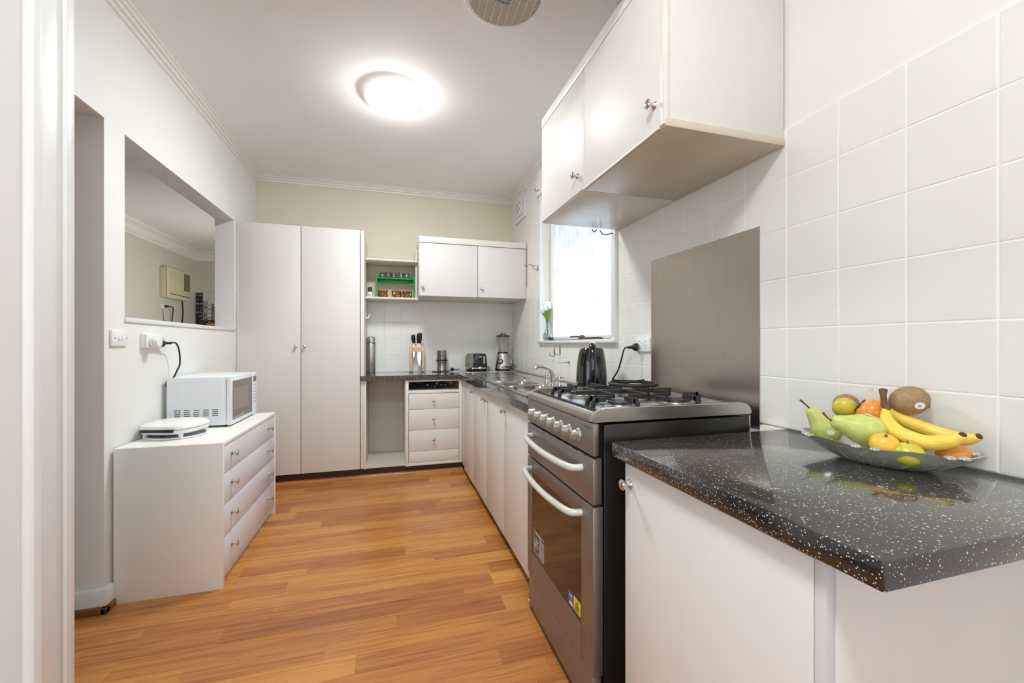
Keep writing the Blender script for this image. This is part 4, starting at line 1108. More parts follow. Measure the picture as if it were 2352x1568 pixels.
t = tag(B().box(R - 0.006, R - 0.0003, 2.700, 2.718, 0.992, 1.012, 0.001).tube([(R - 0.005, 2.709, 1.002), (R - 0.05, 2.720, 1.000), (R - 0.085, 2.735, 1.000)], 0.0025, 8, 3).obj('towel_peg', 'steel'), 'thin steel peg sticking out of the tiles beyond the kettle', 'peg')
t = thing('wall_socket', 'white double power socket on the tiles left of the steel splashback', 'socket', (R, 1.80, 1.13))
box(t, 'plate', 'plastic_white', R - 0.012, R - 0.0005, 1.7420, 1.8640, 1.094, 1.164, 0.003)
for y in (1.775, 1.828): B().cyl((R - 0.0118, y, 1.150), (R - 0.0150, y, 1.150), 0.0065, n=14).obj('switch', 'plastic_white', t)
B().cyl((R - 0.0118, 1.802, 1.138), (R - 0.0135, 1.802, 1.138), 0.006, n=14).obj('switch', 'plastic_white', t)
for dy, dz, a in ((-0.006, 0.006, 0.5), (0.006, 0.006, -0.5), (0, -0.008, 0)):
    B().box(R - 0.0124, R - 0.0115, 1.775 + dy - 0.0012, 1.775 + dy + 0.0012, 1.118 + dz - 0.005, 1.118 + dz + 0.005, rot=Euler((a, 0, 0))).obj('slot', 'ink_grey', t)

# kettle with its lead
t = thing('electric_kettle', 'glossy black electric kettle standing between the sink and the stove', 'kettle', (1.055, 2.065, ZS + 0.0002), math.radians(-24), True)
# local: -y points to the camera side (handle), z up
B().lathe([(0, 0), (0.078, 0), (0.082, 0.006), (0.080, 0.014), (0, 0.014)], n=32).obj('power_base', 'plastic_black', t)
B().lathe([(0, 0.016), (0.080, 0.016), (0.0835, 0.03), (0.084, 0.07), (0.082, 0.12), (0.077, 0.17), (0.069, 0.215), (0.062, 0.237), (0.054, 0.245), (0.0, 0.249)], n=40).obj('jug', 'gloss_black', t)
B().tube([(0, -0.030, 0.250), (0, -0.066, 0.256), (0, -0.090, 0.245), (0, -0.108, 0.20), (0, -0.114, 0.13), (0, -0.108, 0.06), (0, -0.086, 0.022)], [0.015, 0.019, 0.020, 0.018, 0.017, 0.018, 0.012], 16, 5).obj('handle', 'gloss_black', t)
B().ball((0, -0.066, 0.2705), 0.014, 0.018, 0.006, 14).obj('lid_button', 'chrome', t)
B().box(-0.012, 0.012, -0.090, -0.070, 0.0165, 0.030, 0.003).obj('switch', 'plastic_black', t)
B().lathe([(0.0615, 0.2375), (0.0635, 0.234), (0.066, 0.226), (0.0655, 0.2255), (0.061, 0.237)], n=40).obj('rim_ring', 'gloss_black', t)
t = thing('kettle_lead', 'black kettle lead with round plug hanging from the socket beside the splashback', 'cord', (R - 0.014, 1.842, 1.115))
B().lathe([(0, 0), (0.0195, 0), (0.0205, 0.006), (0.018, 0.020), (0.009, 0.028), (0.007, 0.046), (0.005, 0.050), (0, 0.050)], (R - 0.0135, 1.838, 1.116), 18, (-0.86, 0.50, -0.03)).obj('plug', 'rubber_black', t)
B().tube([(1.157, 1.861, 1.1145), (1.140, 1.870, 1.106), (1.128, 1.878, 1.052), (1.124, 1.905, 0.994), (1.120, 1.950, 0.945), (1.120, 1.968, 0.905), (1.128, 1.980, 0.878), (1.132, 1.984, 0.874)], 0.004, 8, 6).obj('lead', 'rubber_black', t)
t = thing('brush_holder', 'small black upright brush holder partly hidden by the kettle', 'holder', (1.115, 2.285, CT))
B().box(1.090, 1.140, 2.262, 2.308, CT + 0.0003, CT + 0.088, 0.010).obj('cup', 'plastic_black', t)
B().cyl((1.118, 2.262, CT + 0.06), (1.120, 2.258, CT + 0.125), 0.006, n=10).obj('brush_handle', 'plastic_white', t)

# ---- vase on the window sill
t = thing('flower_vase', 'clear glass vase of white tulips and green leaves on the window sill', 'vase', (1.222, 3.165, 1.160), 0, True)
B().lathe([(0, 0.001), (0.024, 0.001), (0.034, 0.012), (0.039, 0.030), (0.035, 0.050), (0.022, 0.072), (0.014, 0.100), (0.0125, 0.130), (0.016, 0.158), (0.0145, 0.158), (0.011, 0.130), (0.0125, 0.100), (0.020, 0.073), (0.033, 0.050), (0.037, 0.030), (0.032, 0.013), (0.022, 0.004), (0, 0.004)], n=28).obj('glass', 'clear_glass', t)
b = B(); r2 = random.Random(5)
for i in range(16):
    a = r2.uniform(0, 6.28); q = r2.uniform(0, 0.022); b.ball((q * math.cos(a), q * math.sin(a), 0.010 + r2.uniform(0, 0.014)), 0.0065, n=8)
b.obj('pebbles', 'stone_blue', t)
heads = [(-0.034, 0.030, 0.250, 0.024), (-0.014, -0.004, 0.290, 0.026), (-0.030, -0.030, 0.262, 0.022), (0.012, 0.016, 0.296, 0.024), (-0.004, 0.060, 0.262, 0.019), (-0.010, -0.062, 0.272, 0.020)]
for (x, y, z, s_) in heads:
    st = B().tube([(0, 0, 0.02), (x * 0.12, y * 0.12, 0.13), (x * 0.45, y * 0.45, 0.19), (x, y, z - s_ * 1.0)], 0.0022, 7, 4).obj('stem', 'stalk', t)
    b = B()
    for k in range(5):
        a = k * 2 * math.pi / 5
        dx, dy = s_ * 0.42 * math.cos(a), s_ * 0.42 * math.sin(a)
        b.ball((x + dx, y + dy, z), s_ * 0.50, s_ * 0.50, s_ * 1.05, 12, Euler((0.25 * -math.sin(a), 0.25 * math.cos(a), 0)))
    b.obj('tulip_head', 'petal', st)
def leafblade(p0, p1, p2, w):
    b = B(); n = 9; p0, p1, p2 = Vector(p0), Vector(p1), Vector(p2); Lr = []
    for i in range(n + 1):
        u = i / n; p = p0 * (1 - u) ** 2 + p1 * 2 * u * (1 - u) + p2 * u * u
        ww = w * math.sin(math.pi * min(1, 0.08 + u * 0.92)) ** 0.8
        s_ = Vector((-0.75, 0.65, 0)) * ww
        Lr.append((b.bm.verts.new(p - s_), b.bm.verts.new(p + Vector((0.003, 0.003, 0))), b.bm.verts.new(p + s_)))
    for a, c in zip(Lr, Lr[1:]):
        b.bm.faces.new((a[0], a[1], c[1], c[0])); b.bm.faces.new((a[1], a[2], c[2], c[1]))
    o = b.obj('leaf', 'leaf', t); so = o.modifiers.new('thick', 'SOLIDIFY'); so.thickness = 0.0012
for p1, p2, w in (((-0.020, -0.02, 0.22), (-0.030, -0.055, 0.285), 0.011), ((-0.015, -0.012, 0.22), (-0.038, -0.020, 0.275), 0.012), ((0.0, -0.035, 0.21), (0.0, -0.085, 0.300), 0.009), ((-0.01, 0.03, 0.22), (-0.02, 0.052, 0.300), 0.009), ((-0.01, 0.03, 0.20), (-0.04, 0.062, 0.262), 0.008)):
    leafblade((0, 0, 0.150), p1, p2, w)

# ================================================================ things along the back wall
t = thing('thermos_flask', 'tall stainless steel thermos flask standing in the corner against the tall cupboard', 'thermos', (-0.190, 4.095, CT))
cx, cy = -0.190, 4.095
B().lathe([(0, 0), (0.038, 0), (0.0395, 0.003), (0.0395, 0.270), (0.037, 0.276), (0, 0.276)], (cx, cy, CT + 0.0003), 32).obj('body', 'steel', t)
B().cyl((cx, cy, CT + 0.2765), (cx, cy, CT + 0.2825), 0.0372, n=32).obj('seal_ring', 'rubber_black', t)
B().lathe([(0.0385, 0), (0.0385, 0.030), (0.035, 0.046), (0.026, 0.055), (0, 0.057)], (cx, cy, CT + 0.283), 32).obj('cup_lid', 'steel', t)

t = thing('knife_stand', 'open beech wood knife stand on the back worktop', 'knife stand', (0.230, 4.10, CT))
ky0, ky1 = 4.065, 4.145
box(t, 'upright', 'beech', 0.1620, 0.1830, ky0, ky1, CT + 0.006, CT + 0.2480, 0.003)
box(t, 'upright', 'beech', 0.2770, 0.2980, ky0, ky1, CT + 0.006, CT + 0.2480, 0.003)
box(t, 'cross_block', 'beech', 0.1832, 0.2768, ky0 + 0.003, ky1, CT + 0.198, CT + 0.2475, 0.002)
for x in (0.1725, 0.2875):
    for y in (ky0 + 0.012, ky1 - 0.012): box(t, 'foot', 'rubber_black', x - 0.008, x + 0.008, y - 0.008, y + 0.008, CT, CT + 0.006)
tag(box(None, 'acrylic_foot', 'acrylic', 0.190, 0.272, 3.985, 4.064, CT + 0.0002, CT + 0.005, 0.001), 'clear plastic tray lying flat before the knife stand', 'tray')
def knife(label, x, y, zt, blade_w, blade_l, hl, hw, lean):
    k = thing('kitchen_knife', label, 'knife', (x, y, CT + 0.2475), 0, True, 'knives in the beech stand')
    # blade hangs through the block; handle above; local coordinates around the block top
    n = []
    b = B().prism([(-blade_w / 2, -0.2), (-blade_w / 2, 0.002), (blade_w / 2, 0.002), (blade_w / 2, -0.2)], 'y', -0.0012, 0.0012) if False else B()
    b.prism([(-blade_w / 2, 0.010), (blade_w / 2, 0.010), (blade_w / 2, -blade_l * 0.62), (blade_w * 0.15, -blade_l), (0.0, -blade_l * 0.97), (-blade_w / 2, -blade_l * 0.55)], 'y', -0.001, 0.001)
    b.obj('blade', 'blade', k, False)
    B().box(-hw * 0.42, hw * 0.42, -0.006, 0.006, 0.010, 0.032, 0.002).obj('bolster', 'chrome', k)
    d = Vector((lean, 0, 1)).normalized(); p = Vector((0, 0, 0.030))
    B().tube([p, p + d * hl * 0.25, p + d * hl * 0.6, p + d * hl * 0.92, p + d * hl], [hw * 0.42, hw * 0.52, hw * 0.62, hw * 0.52, hw * 0.40], 12, 4).obj('handle', 'rubber_black', k)
    e = p + d * (hl + 0.001); B().ball(e, hw * 0.40, hw * 0.40, 0.004, 12).obj('end_cap', 'chrome', k)
knife('short paring knife with black handle in the front of the beech stand', 0.1975, 4.085, 0, 0.015, 0.110, 0.080, 0.026, -0.10)
knife('small utility knife with black handle behind the paring knife in the stand', 0.2060, 4.118, 0, 0.014, 0.104, 0.082, 0.024, -0.06)
knife('wide white-bladed chef knife with black handle in the front of the beech stand', 0.2560, 4.085, 0, 0.026, 0.200, 0.098, 0.030, 0.06)
knife('long slim carving knife standing behind the chef knife in the stand', 0.2440, 4.118, 0, 0.024, 0.190, 0.094, 0.028, 0.02)

t = thing('coffee_grinder', 'stainless coffee grinder with a smoky clear lid on the back worktop', 'grinder', (0.468, 4.085, CT))
cx, cy = 0.468, 4.085
B().lathe([(0, 0), (0.046, 0), (0.046, 0.004), (0.044, 0.060), (0.047, 0.090), (0.052, 0.100), (0.052, 0.104), (0, 0.104)], (cx, cy, CT + 0.0003), 32).obj('body', 'steel', t)
B().lathe([(0.054, 0), (0.054, 0.010), (0.050, 0.014), (0, 0.014), (0, 0)], (cx, cy, CT + 0.1045), 32).obj('collar', 'plastic_black', t)
B().lathe([(0.042, 0), (0.042, 0.080), (0.040, 0.084), (0, 0.084)], (cx, cy, CT + 0.119), 32).obj('cup', 'steel', t)
B().lathe([(0.049, 0), (0.0465, 0.086), (0.044, 0.090), (0, 0.090)], (cx, cy, CT + 0.1188), 32).obj('lid', 'smoke_plastic', t)
B().tube([(0.505, 4.06, CT + 0.010), (0.46, 4.025, CT + 0.006), (0.39, 4.03, CT + 0.005), (0.372, 4.045, CT + 0.005), (0.39, 4.055, CT + 0.006)], 0.0042, 8, 6).tube([(0.50, 4.05, CT + 0.006), (0.53, 4.04, CT + 0.008), (0.545, 4.045, CT + 0.012)], 0.0042, 8, 4).obj('lead', 'rubber_black', t)
B().lathe([(0, 0), (0.017, 0), (0.0185, 0.006), (0.016, 0.016), (0.009, 0.024), (0, 0.026)], (0.566, 4.060, CT + 0.022), 16, (-0.25, -0.9, 0.25)).cyl((0.575, 4.06, CT + 0.018), (0.640, 4.07, CT + 0.022), 0.005, 0.003, 8).obj('plug', 'rubber_black', t)

# toaster: rounded case, end panel to the camera
t = thing('toaster', 'black and grey toaster with a chrome band on the back worktop', 'toaster', (0.805, 4.055, CT), math.radians(6), True)
def sect(w, z, dep): return rounded(w, dep, z, 36, 4.5)
loft([sect(0.092, 0.008, 0.085), sect(0.096, 0.014, 0.090), sect(0.097, 0.028, 0.091)]).obj('foot_ring', 'plastic_black', t)
loft([sect(0.0985, 0.028, 0.0925), sect(0.0985, 0.040, 0.0925)]).obj('chrome_band', 'chrome', t)
loft([sect(0.096, 0.040, 0.090), sect(0.097, 0.07, 0.091), sect(0.094, 0.12, 0.089), sect(0.087, 0.165, 0.084), sect(0.080, 0.176, 0.078), sect(0.06, 0.178, 0.06)]).obj('case', 'gloss_black', t)
B().prism([(-0.0985, 0.042), (-0.070, 0.042), (-0.062, 0.10), (-0.062, 0.172), (-0.082, 0.172), (-0.096, 0.12), (-0.0992, 0.07)], 'y', -0.086, 0.060).obj('grey_flank', 'stove_steel', t)
B().box(-0.006, 0.026, -0.0955, -0.087, 0.058, 0.160, 0.004).obj('lever_slot', 'rubber_black', t)
B().box(-0.008, 0.028, -0.106, -0.094, 0.140, 0.150, 0.003).obj('lever', 'chrome', t)
B().box(0.046, 0.060, -0.0950, -0.086, 0.078, 0.150, 0.002).obj('button_strip', 'ink_light', t)
B().lathe([(0, 0), (0.017, 0), (0.017, 0.004), (0.012, 0.007), (0, 0.007)], (0.012, -0.092, 0.034), 20, (0, -1, 0)).obj('dial', 'chrome', t)
B().box(-0.045, 0.055, -0.03, -0.008, 0.1775, 0.1785).box(-0.045, 0.055, 0.012, 0.034, 0.1775, 0.1785).obj('bread_slot', 'rubber_black', t)
for x in (-0.07, 0.07):
    for y in (-0.06, 0.06): B().cyl((x, y, 0), (x, y, 0.010), 0.010, n=12).obj('foot', 'rubber_black', t)
B().lathe([(0, 0), (0.017, 0), (0.0195, 0.006), (0.0175, 0.020), (0.010, 0.028), (0, 0.030)], (-0.098, -0.108, 0.020), 16, (-0.35, -0.9, 0.2)).tube([(-0.095, -0.10, 0.018), (-0.07, -0.106, 0.008), (-0.02, -0.104, 0.006), (0.03, -0.102, 0.006)], 0.0042, 8, 4).obj('plug', 'rubber_black', t)
B().tube([(0.095, -0.02, 0.035), (0.112, -0.03, 0.045), (0.118, -0.045, 0.032), (0.112, -0.06, 0.012), (0.10, -0.07, 0.006)], 0.0035, 8, 5).obj('lead', 'rubber_black', t)

# blender
t = thing('blender', 'glass jug blender with a stainless base in the corner by the sink', 'blender', (1.075, 4.035, CT), math.radians(-12), True)
loft([rounded(0.080, 0.080, 0.010, 36, 3.0), rounded(0.081, 0.081, 0.024, 36, 3.0)]).obj('foot_ring', 'plastic_black', t)
loft([rounded(0.079, 0.079, 0.024, 36, 3.0), rounded(0.077, 0.077, 0.050, 36, 2.8), rounded(0.068, 0.068, 0.10, 36, 2.4), rounded(0.065, 0.065, 0.165, 36, 2.2), rounded(0.062, 0.062, 0.176, 36, 2.0)]).obj('motor_base', 'steel', t)
for x in (-0.05, 0.05):
    for y in (-0.05, 0.05): B().cyl((x, y, 0), (x, y, 0.012), 0.012, n=12).obj('foot', 'rubber_black', t)
B().lathe([(0, 0), (0.028, 0), (0.028, 0.012), (0.024, 0.014), (0, 0.014)], (-0.028, -0.0655, 0.098), 24, (-0.25, -0.97, 0.0)).obj('dial_ring', 'plastic_black', t)
B().lathe([(0, 0), (0.019, 0), (0.018, 0.006), (0, 0.007)], (-0.0316, -0.0792, 0.098), 24, (-0.25, -0.97, 0.0)).obj('dial', 'chrome', t)
B().lathe([(0.056, 0), (0.056, 0.010), (0.050, 0.013), (0, 0.013), (0, 0)], (0, 0, 0.1765), 28).obj('collar', 'plastic_black', t)
B().lathe([(0.049, 0.191), (0.052, 0.22), (0.060, 0.29), (0.066, 0.335), (0.068, 0.345), (0.065, 0.345), (0.063, 0.335), (0.057, 0.29), (0.049, 0.22), (0.046, 0.194), (0, 0.193), (0, 0.190), (0.049, 0.190)], n=16).obj('jug', 'blender_glass', t)
B().tube([(0.064, 0.0, 0.325), (0.098, 0.0, 0.322), (0.104, 0.0, 0.300), (0.096, 0.0, 0.255), (0.078, 0.0, 0.232), (0.056, 0.0, 0.236)], 0.0065, 10, 5).obj('jug_handle', 'blender_glass', t)
B().lathe([(0.062, 0.336), (0.064, 0.346), (0.072, 0.348), (0.072, 0.354), (0.055, 0.362), (0.030, 0.368), (0, 0.370), (0, 0.336)], n=28).obj('lid', 'gloss_black', t)
B().lathe([(0, 0.3702), (0.026, 0.3702), (0.026, 0.380), (0.022, 0.383), (0, 0.383)], n=24).obj('lid_cap', 'smoke_plastic', t)
B().tube([(0.066, 0.01, 0.150), (0.085, 0.0, 0.130), (0.098, -0.01, 0.100), (0.095, -0.02, 0.06), (0.085, -0.03, 0.030)], 0.003, 8, 5).obj('lead', 'rubber_black', t)
pts = [(0.085, -0.035, 0.030), (0.060, -0.085, 0.042), (0.000, -0.095, 0.034), (-0.012, -0.094, 0.044), (0.010, -0.092, 0.050), (0.070, -0.075, 0.045), (0.100, -0.05, 0.060), (0.118, -0.04, 0.045), (0.110, -0.045, 0.030), (0.085, -0.05, 0.026), (0.060, -0.085, 0.022)]
B().tube(pts, 0.003, 8, 5).obj('lead', 'rubber_black', t)
B().box(0.075, 0.090, 0.015, 0.030, 0.075, 0.095, 0.002).obj('tag', 'paper', t)

# white stick-on hook on the side of the tall cupboard
t = thing('adhesive_hook', 'white plastic stick-on hook on the side of the tall cupboard', 'hook', (-0.2285, 3.94, 1.385))
B().box(-0.2283, -0.2245, 3.925, 3.955, 1.350, 1.415, 0.0015).obj('pad', 'plastic_white', t)
B().tube([(-0.2255, 3.94, 1.372), (-0.215, 3.94, 1.366), (-0.204, 3.94, 1.372), (-0.198, 3.94, 1.392), (-0.197, 3.94, 1.405)], [0.007, 0.007, 0.006, 0.005, 0.004], 10, 4).obj('prong', 'plastic_white', t)

# ---- green rack and jars on the lower shelf
SZ = 1.5581
t = thing('spice_rack', 'bright green wooden spice rack standing on the lower open shelf', 'rack', (0.035, 4.10, SZ))
gx0, gx1, gy0, gy1 = -0.145, 0.2085, 4.045, 4.125
for x in (gx0, gx1 - 0.012):
    b = B().prism([(gy0, SZ), (gy1, SZ), (gy1, SZ + 0.220), (gy1 - 0.02, SZ + 0.228), (gy0 + 0.012, SZ + 0.228), (gy0, SZ + 0.215), (gy0 + 0.004, SZ + 0.175), (gy0 + 0.022, SZ + 0.150), (gy0 + 0.022, SZ + 0.090), (gy0, SZ + 0.065)], 'x', x, x + 0.012)
    b.obj('side', 'green_paint', t)
box(t, 'upper_shelf', 'green_paint', gx0 + 0.0125, gx1 - 0.0125, gy0 + 0.004, gy1 - 0.001, SZ + 0.188, SZ + 0.196, 0.001)
box(t, 'rail', 'green_paint', gx0 + 0.0125, gx1 - 0.0125, gy1 - 0.012, gy1 - 0.001, SZ + 0.158, SZ + 0.187, 0.001)
box(t, 'floor_slat', 'green_paint', gx0 + 0.0125, gx1 - 0.0125, gy1 - 0.009, gy1 - 0.001, SZ + 0.0002, SZ + 0.018, 0.001)
def jar(label, x, fill, fh, extra=None):
    k = thing('spice_jar', label, 'jar', (x, gy0 + 0.036, SZ + 0.1962), 0, True, 'small jars on the green rack')
    B().lathe([(0, 0), (0.023, 0), (0.0245, 0.003), (0.0245, 0.034), (0.021, 0.041), (0.019, 0.041), (0.0215, 0.034), (0.0225, 0.004), (0, 0.003)], n=22).obj('glass', 'jar_glass', k)
    if fill: B().cyl((0, 0, 0.0035), (0, 0, 0.0035 + fh), 0.0214, n=20).obj('contents', fill, k)
    B().lathe([(0, 0.0412), (0.0235, 0.0412), (0.0245, 0.043), (0.0245, 0.051), (0.0225, 0.0525), (0, 0.0525)], n=22).obj('lid', 'tin_lid', k)
    if extra: extra(k)
def pen(k): B().tube([(-0.016, 0, 0.006), (-0.004, -0.004, 0.012), (0.010, 0.002, 0.034)], 0.004, 8, 4).obj('blue_sachet', 'label_blue', k)
jar('small tin-lidded jar with a blue scoop inside on the green rack', -0.088, None, 0, pen)
jar('small tin-lidded jar full of dark spice on the green rack', -0.036, 'spice_dark', 0.030)
jar('small empty tin-lidded jar next to the dark spice jar', 0.016, None, 0)
jar('small tin-lidded jar with a little brown spice on the green rack', 0.082, 'spice_brown', 0.010)
jar('small tin-lidded jar at the cabinet end of the green rack', 0.134, 'spice_dark', 0.003)
def canister(label, x, fill, fh, prints):
    k = thing('canister', label, 'canister', (x, gy0 + 0.022, SZ + 0.0002), 0, True, 'printed canisters under the green rack')
    B().lathe([(0, 0), (0.036, 0), (0.042, 0.006), (0.0455, 0.030), (0.046, 0.055), (0.0445, 0.068), (0.0425, 0.068), (0.044, 0.055), (0.0435, 0.030), (0.040, 0.008), (0.034, 0.004), (0, 0.003)], n=28).obj('glass', 'jar_amber', k)
    B().lathe([(0, 0.004), (0.034, 0.004), (0.040, 0.009), (0.0428, fh), (0, fh)], n=24).obj('contents', fill, k)
    B().lathe([(0, 0.0682), (0.0455, 0.0682), (0.0475, 0.071), (0.0470, 0.077), (0.043, 0.080), (0, 0.080)], n=28).obj('lid', 'jar_orange', k)
    for a, z, r_, m in prints:
        c, s_ = math.sin(a), -math.cos(a); rad = 0.0458
        B().lathe([(0, 0), (r_, 0), (r_ * 0.9, 0.0012), (0, 0.0014)], (rad * c, rad * s_, z), 14, (c, s_, 0)).obj('fruit_print', m, k)
canister('amber canister with red powder and orange prints under the green rack', -0.083, 'spice_red', 0.026, [(0.55, 0.026, 0.008, 'orange_print'), (1.05, 0.048, 0.010, 'lemon_print'), (-0.3, 0.040, 0.007, 'leaf_print'), (-0.9, 0.050, 0.007, 'orange_print')])
canister('amber canister with large lemon print in the middle under the green rack', 0.0400, 'spice_red', 0.018, [(-0.5, 0.050, 0.011, 'lemon_print'), (0.25, 0.045, 0.007, 'leaf_print'), (-0.95, 0.024, 0.009, 'orange_print'), (0.5, 0.028, 0.007, 'orange_print'), (0.15, 0.022, 0.006, 'leaf_print')])
canister('greenish canister with ochre powder by the right side of the rack', 0.1385, 'spice_ochre', 0.024, [(0.75, 0.044, 0.010, 'lemon_print'), (-0.35, 0.034, 0.009, 'ink_red'), (0.1, 0.030, 0.007, 'leaf_print'), (-0.9, 0.036, 0.007, 'lemon_print'), (0.35, 0.040, 0.006, 'leaf_print')])
t = thing('herb_bottle', 'small herb bottle with dark green lid and white G label on the shelf', 'bottle', (-0.196, 4.02, SZ + 0.0002), 0, True)
B().lathe([(0, 0), (0.0185, 0), (0.020, 0.003), (0.020, 0.068), (0.0165, 0.078), (0, 0.078)], n=24).obj('glass', 'spice_brown', t)
B().lathe([(0.0203, 0.004), (0.0206, 0.005), (0.0206, 0.052), (0.0203, 0.053)], n=24).obj('label', 'label_white', t)
B().lathe([(0, 0.0782), (0.0195, 0.0782), (0.0205, 0.080), (0.0205, 0.096), (0.018, 0.0985), (0, 0.0985)], n=24).obj('lid', 'green_lid', t)
tx = text(t, 'G', 0.022, 'ink_brown', frame((-0.0030, -0.0211, 0.020), (1, 0, 0), (0, 0, 1)), ext=0.0006)

# ================================================================ fruit bowl on the peninsula
ang = math.atan2(-0.27, 0.075)
BC = Vector((1.074, 0.672, 0.8612))
t = thing('glass_bowl', 'oval clear pressed-glass bowl holding fruit on the speckled worktop', 'bowl', BC, ang, True)
def oval(sx, sy, z, ripple=0.0, n=64):
    out = []
    for i in range(n):
        a = 2 * math.pi * i / n
        k = 1 + ripple * (abs(math.cos(a * 3)) ** 0.6 - 0.5)
        out.append((sx * math.cos(a) * k, sy * math.sin(a) * k, z + ripple * 0.05 * math.cos(6 * a)))
    return out
rings = [oval(0.075, 0.050, 0.0003), oval(0.085, 0.055, 0.002), oval(0.112, 0.070, 0.014, 0.02), oval(0.140, 0.086, 0.032, 0.05), oval(0.152, 0.095, 0.045, 0.07), oval(0.155, 0.097, 0.0475, 0.07),
         oval(0.151, 0.093, 0.0475, 0.07), oval(0.136, 0.082, 0.034, 0.05), oval(0.108, 0.066, 0.017, 0.02), oval(0.08, 0.05, 0.006), oval(0.02, 0.015, 0.005)]
loft(rings).obj('dish', 'bowl_glass', t)
for k in range(6):
    a = math.pi / 6 + k * math.pi / 3
    for s_ in (-0.11, 0.11):
        B().ball((0.150 * math.cos(a + s_), 0.0925 * math.sin(a + s_), 0.044), 0.010, 0.010, 0.006, 12).obj('rim_bead', 'bowl_glass', t)
b = B()
for k in range(18):
    a = 2 * math.pi * k / 18
    b.tube([(0.082 * math.cos(a), 0.054 * math.sin(a), 0.0025), (0.110 * math.cos(a + 0.06), 0.0695 * math.sin(a + 0.06), 0.0135), (0.137 * math.cos(a + 0.13), 0.0845 * math.sin(a + 0.13), 0.031)], 0.0013, 6, 3)
b.obj('cut_ribs', 'bowl_glass', t)

def pear(label, c, axis, s, m, stem='stem_brown', stick=None, bend=(0, 0, 0)):
    """axis points from the fat end to the stem"""
    ax = Vector(axis).normalized(); c = Vector(c)
    k = thing('pear', label, 'pear', c, 0, True)
    prof = [(0, -0.041), (0.007, -0.0405), (0.018, -0.038), (0.029, -0.029), (0.0345, -0.014), (0.035, 0.0), (0.0315, 0.015), (0.025, 0.029), (0.0195, 0.041), (0.0165, 0.052), (0.013, 0.060), (0.007, 0.0645), (0, 0.0645)]
    B().lathe([(r_ * s, h * s) for r_, h in prof], n=30, axis=ax).obj('flesh', m, k)
    p = ax * 0.063 * s
    B().tube([p, p + ax * 0.010 + Vector(bend) * 0.3, p + ax * 0.022 + Vector(bend)], [0.0022, 0.0018, 0.0026], 8, 4).obj('stem', stem, k)
    q = -ax * 0.0402 * s
    B().lathe([(0, 0), (0.0045, 0), (0.004, 0.0012), (0, 0.0006)], q, 10, -ax).obj('calyx', 'stem_brown', k)
    if stick:
        d, h = Vector(stick[0]).normalized(), stick[1]
        d = (d - ax * d.dot(ax)).normalized(); rad = stick[2] * s
        B().lathe([(0, 0), (0.0085, 0), (0.008, 0.0006), (0, 0.0009)], ax * h * s + d * rad, 16, d, sx=1.0, sy=0.72).obj('sticker', 'label_white', k, label='white fruit sticker')
    return k
pear('green pear leaning at the cupboard end of the bowl, long stem', (1.058, 0.788, 0.9185), (-0.38, 0.24, 0.62), 0.92, 'pear_skin', stick=((-0.5, -0.8, -0.2), -0.006, 0.0345), bend=(-0.012, 0.0, 0.004))
pear('plump yellow-green pear lying on its side in front in the bowl', (1.048, 0.690, 0.9325), (-0.66, 0.42, 0.22), 1.05, 'pear_skin', 'stem_red', stick=((0.1, -0.2, 1), 0.004, 0.0345), bend=(0.004, 0.0, 0.012))
pear('darker green pear mostly hidden beneath the bananas', (1.112, 0.679, 0.9150), (0.35, -0.5, -0.05), 0.85, 'pear_green')
def citrus(name, label, cat, c, r_, m, flat=0.86, axis=(0, 0, 1), stalk=True):
    ax = Vector(axis).normalized()
    k = thing(name, label, cat, c, 0, True)
    q = ax.to_track_quat('Z', 'Y').to_euler()
    B().ball((0, 0, 0), r_, r_, r_ * flat, 26, q).obj('peel', m, k)
    if stalk: B().cyl(ax * (r_ * flat - 0.0012), ax * (r_ * flat + 0.0008), 0.0042, 0.003, 10).cyl(ax * (r_ * flat), ax * (r_ * flat + 0.0055), 0.0014, 0.0012, 8).obj('stalk', 'stalk', k)
    return k
citrus('mandarin', 'yellow-green mandarin perched on top behind the two pears', 'mandarin', (1.128, 0.790, 0.9655), 0.0270, 'mandarin_green', 0.8, (0.5, 0.5, 0.35), False)
citrus('mandarin', 'yellow mandarin with a stalk scar in front of the hidden pear', 'mandarin', (1.022, 0.634, 0.9140), 0.0265, 'mandarin_yellow', 0.86, (-0.35, -0.35, 0.85))
citrus('mandarin', 'yellow-green mandarin with a green stalk at the front of the bowl', 'mandarin', (1.036, 0.600, 0.9010), 0.0280, 'mandarin_green', 0.84, (-0.1, -0.05, 1))
citrus('mandarin', 'orange mandarin tucked under the banana tips in the bowl', 'mandarin', (1.128, 0.574, 0.9000), 0.0270, 'mandarin_orange', 0.86, (0, 0, 1), False)
t = citrus('persimmon', 'bright orange persimmon behind the pears', 'persimmon', (1.148, 0.740, 0.9600), 0.0360, 'persimmon_skin', 0.80, (-0.35, 0.75, 0.55), False)
ax = Vector((-0.35, 0.75, 0.55)).normalized(); u = ax.cross(Vector((0, 0, 1))).normalized(); v = ax.cross(u)
for k in range(4):
    a = k * math.pi / 2; d = u * math.cos(a) + v * math.sin(a)
    B().ball(ax * 0.0275 + d * 0.011, 0.011, 0.008, 0.0025, 12, ax.to_track_quat('Z', 'Y').to_euler()).obj('calyx_leaf', 'stem_brown', t)
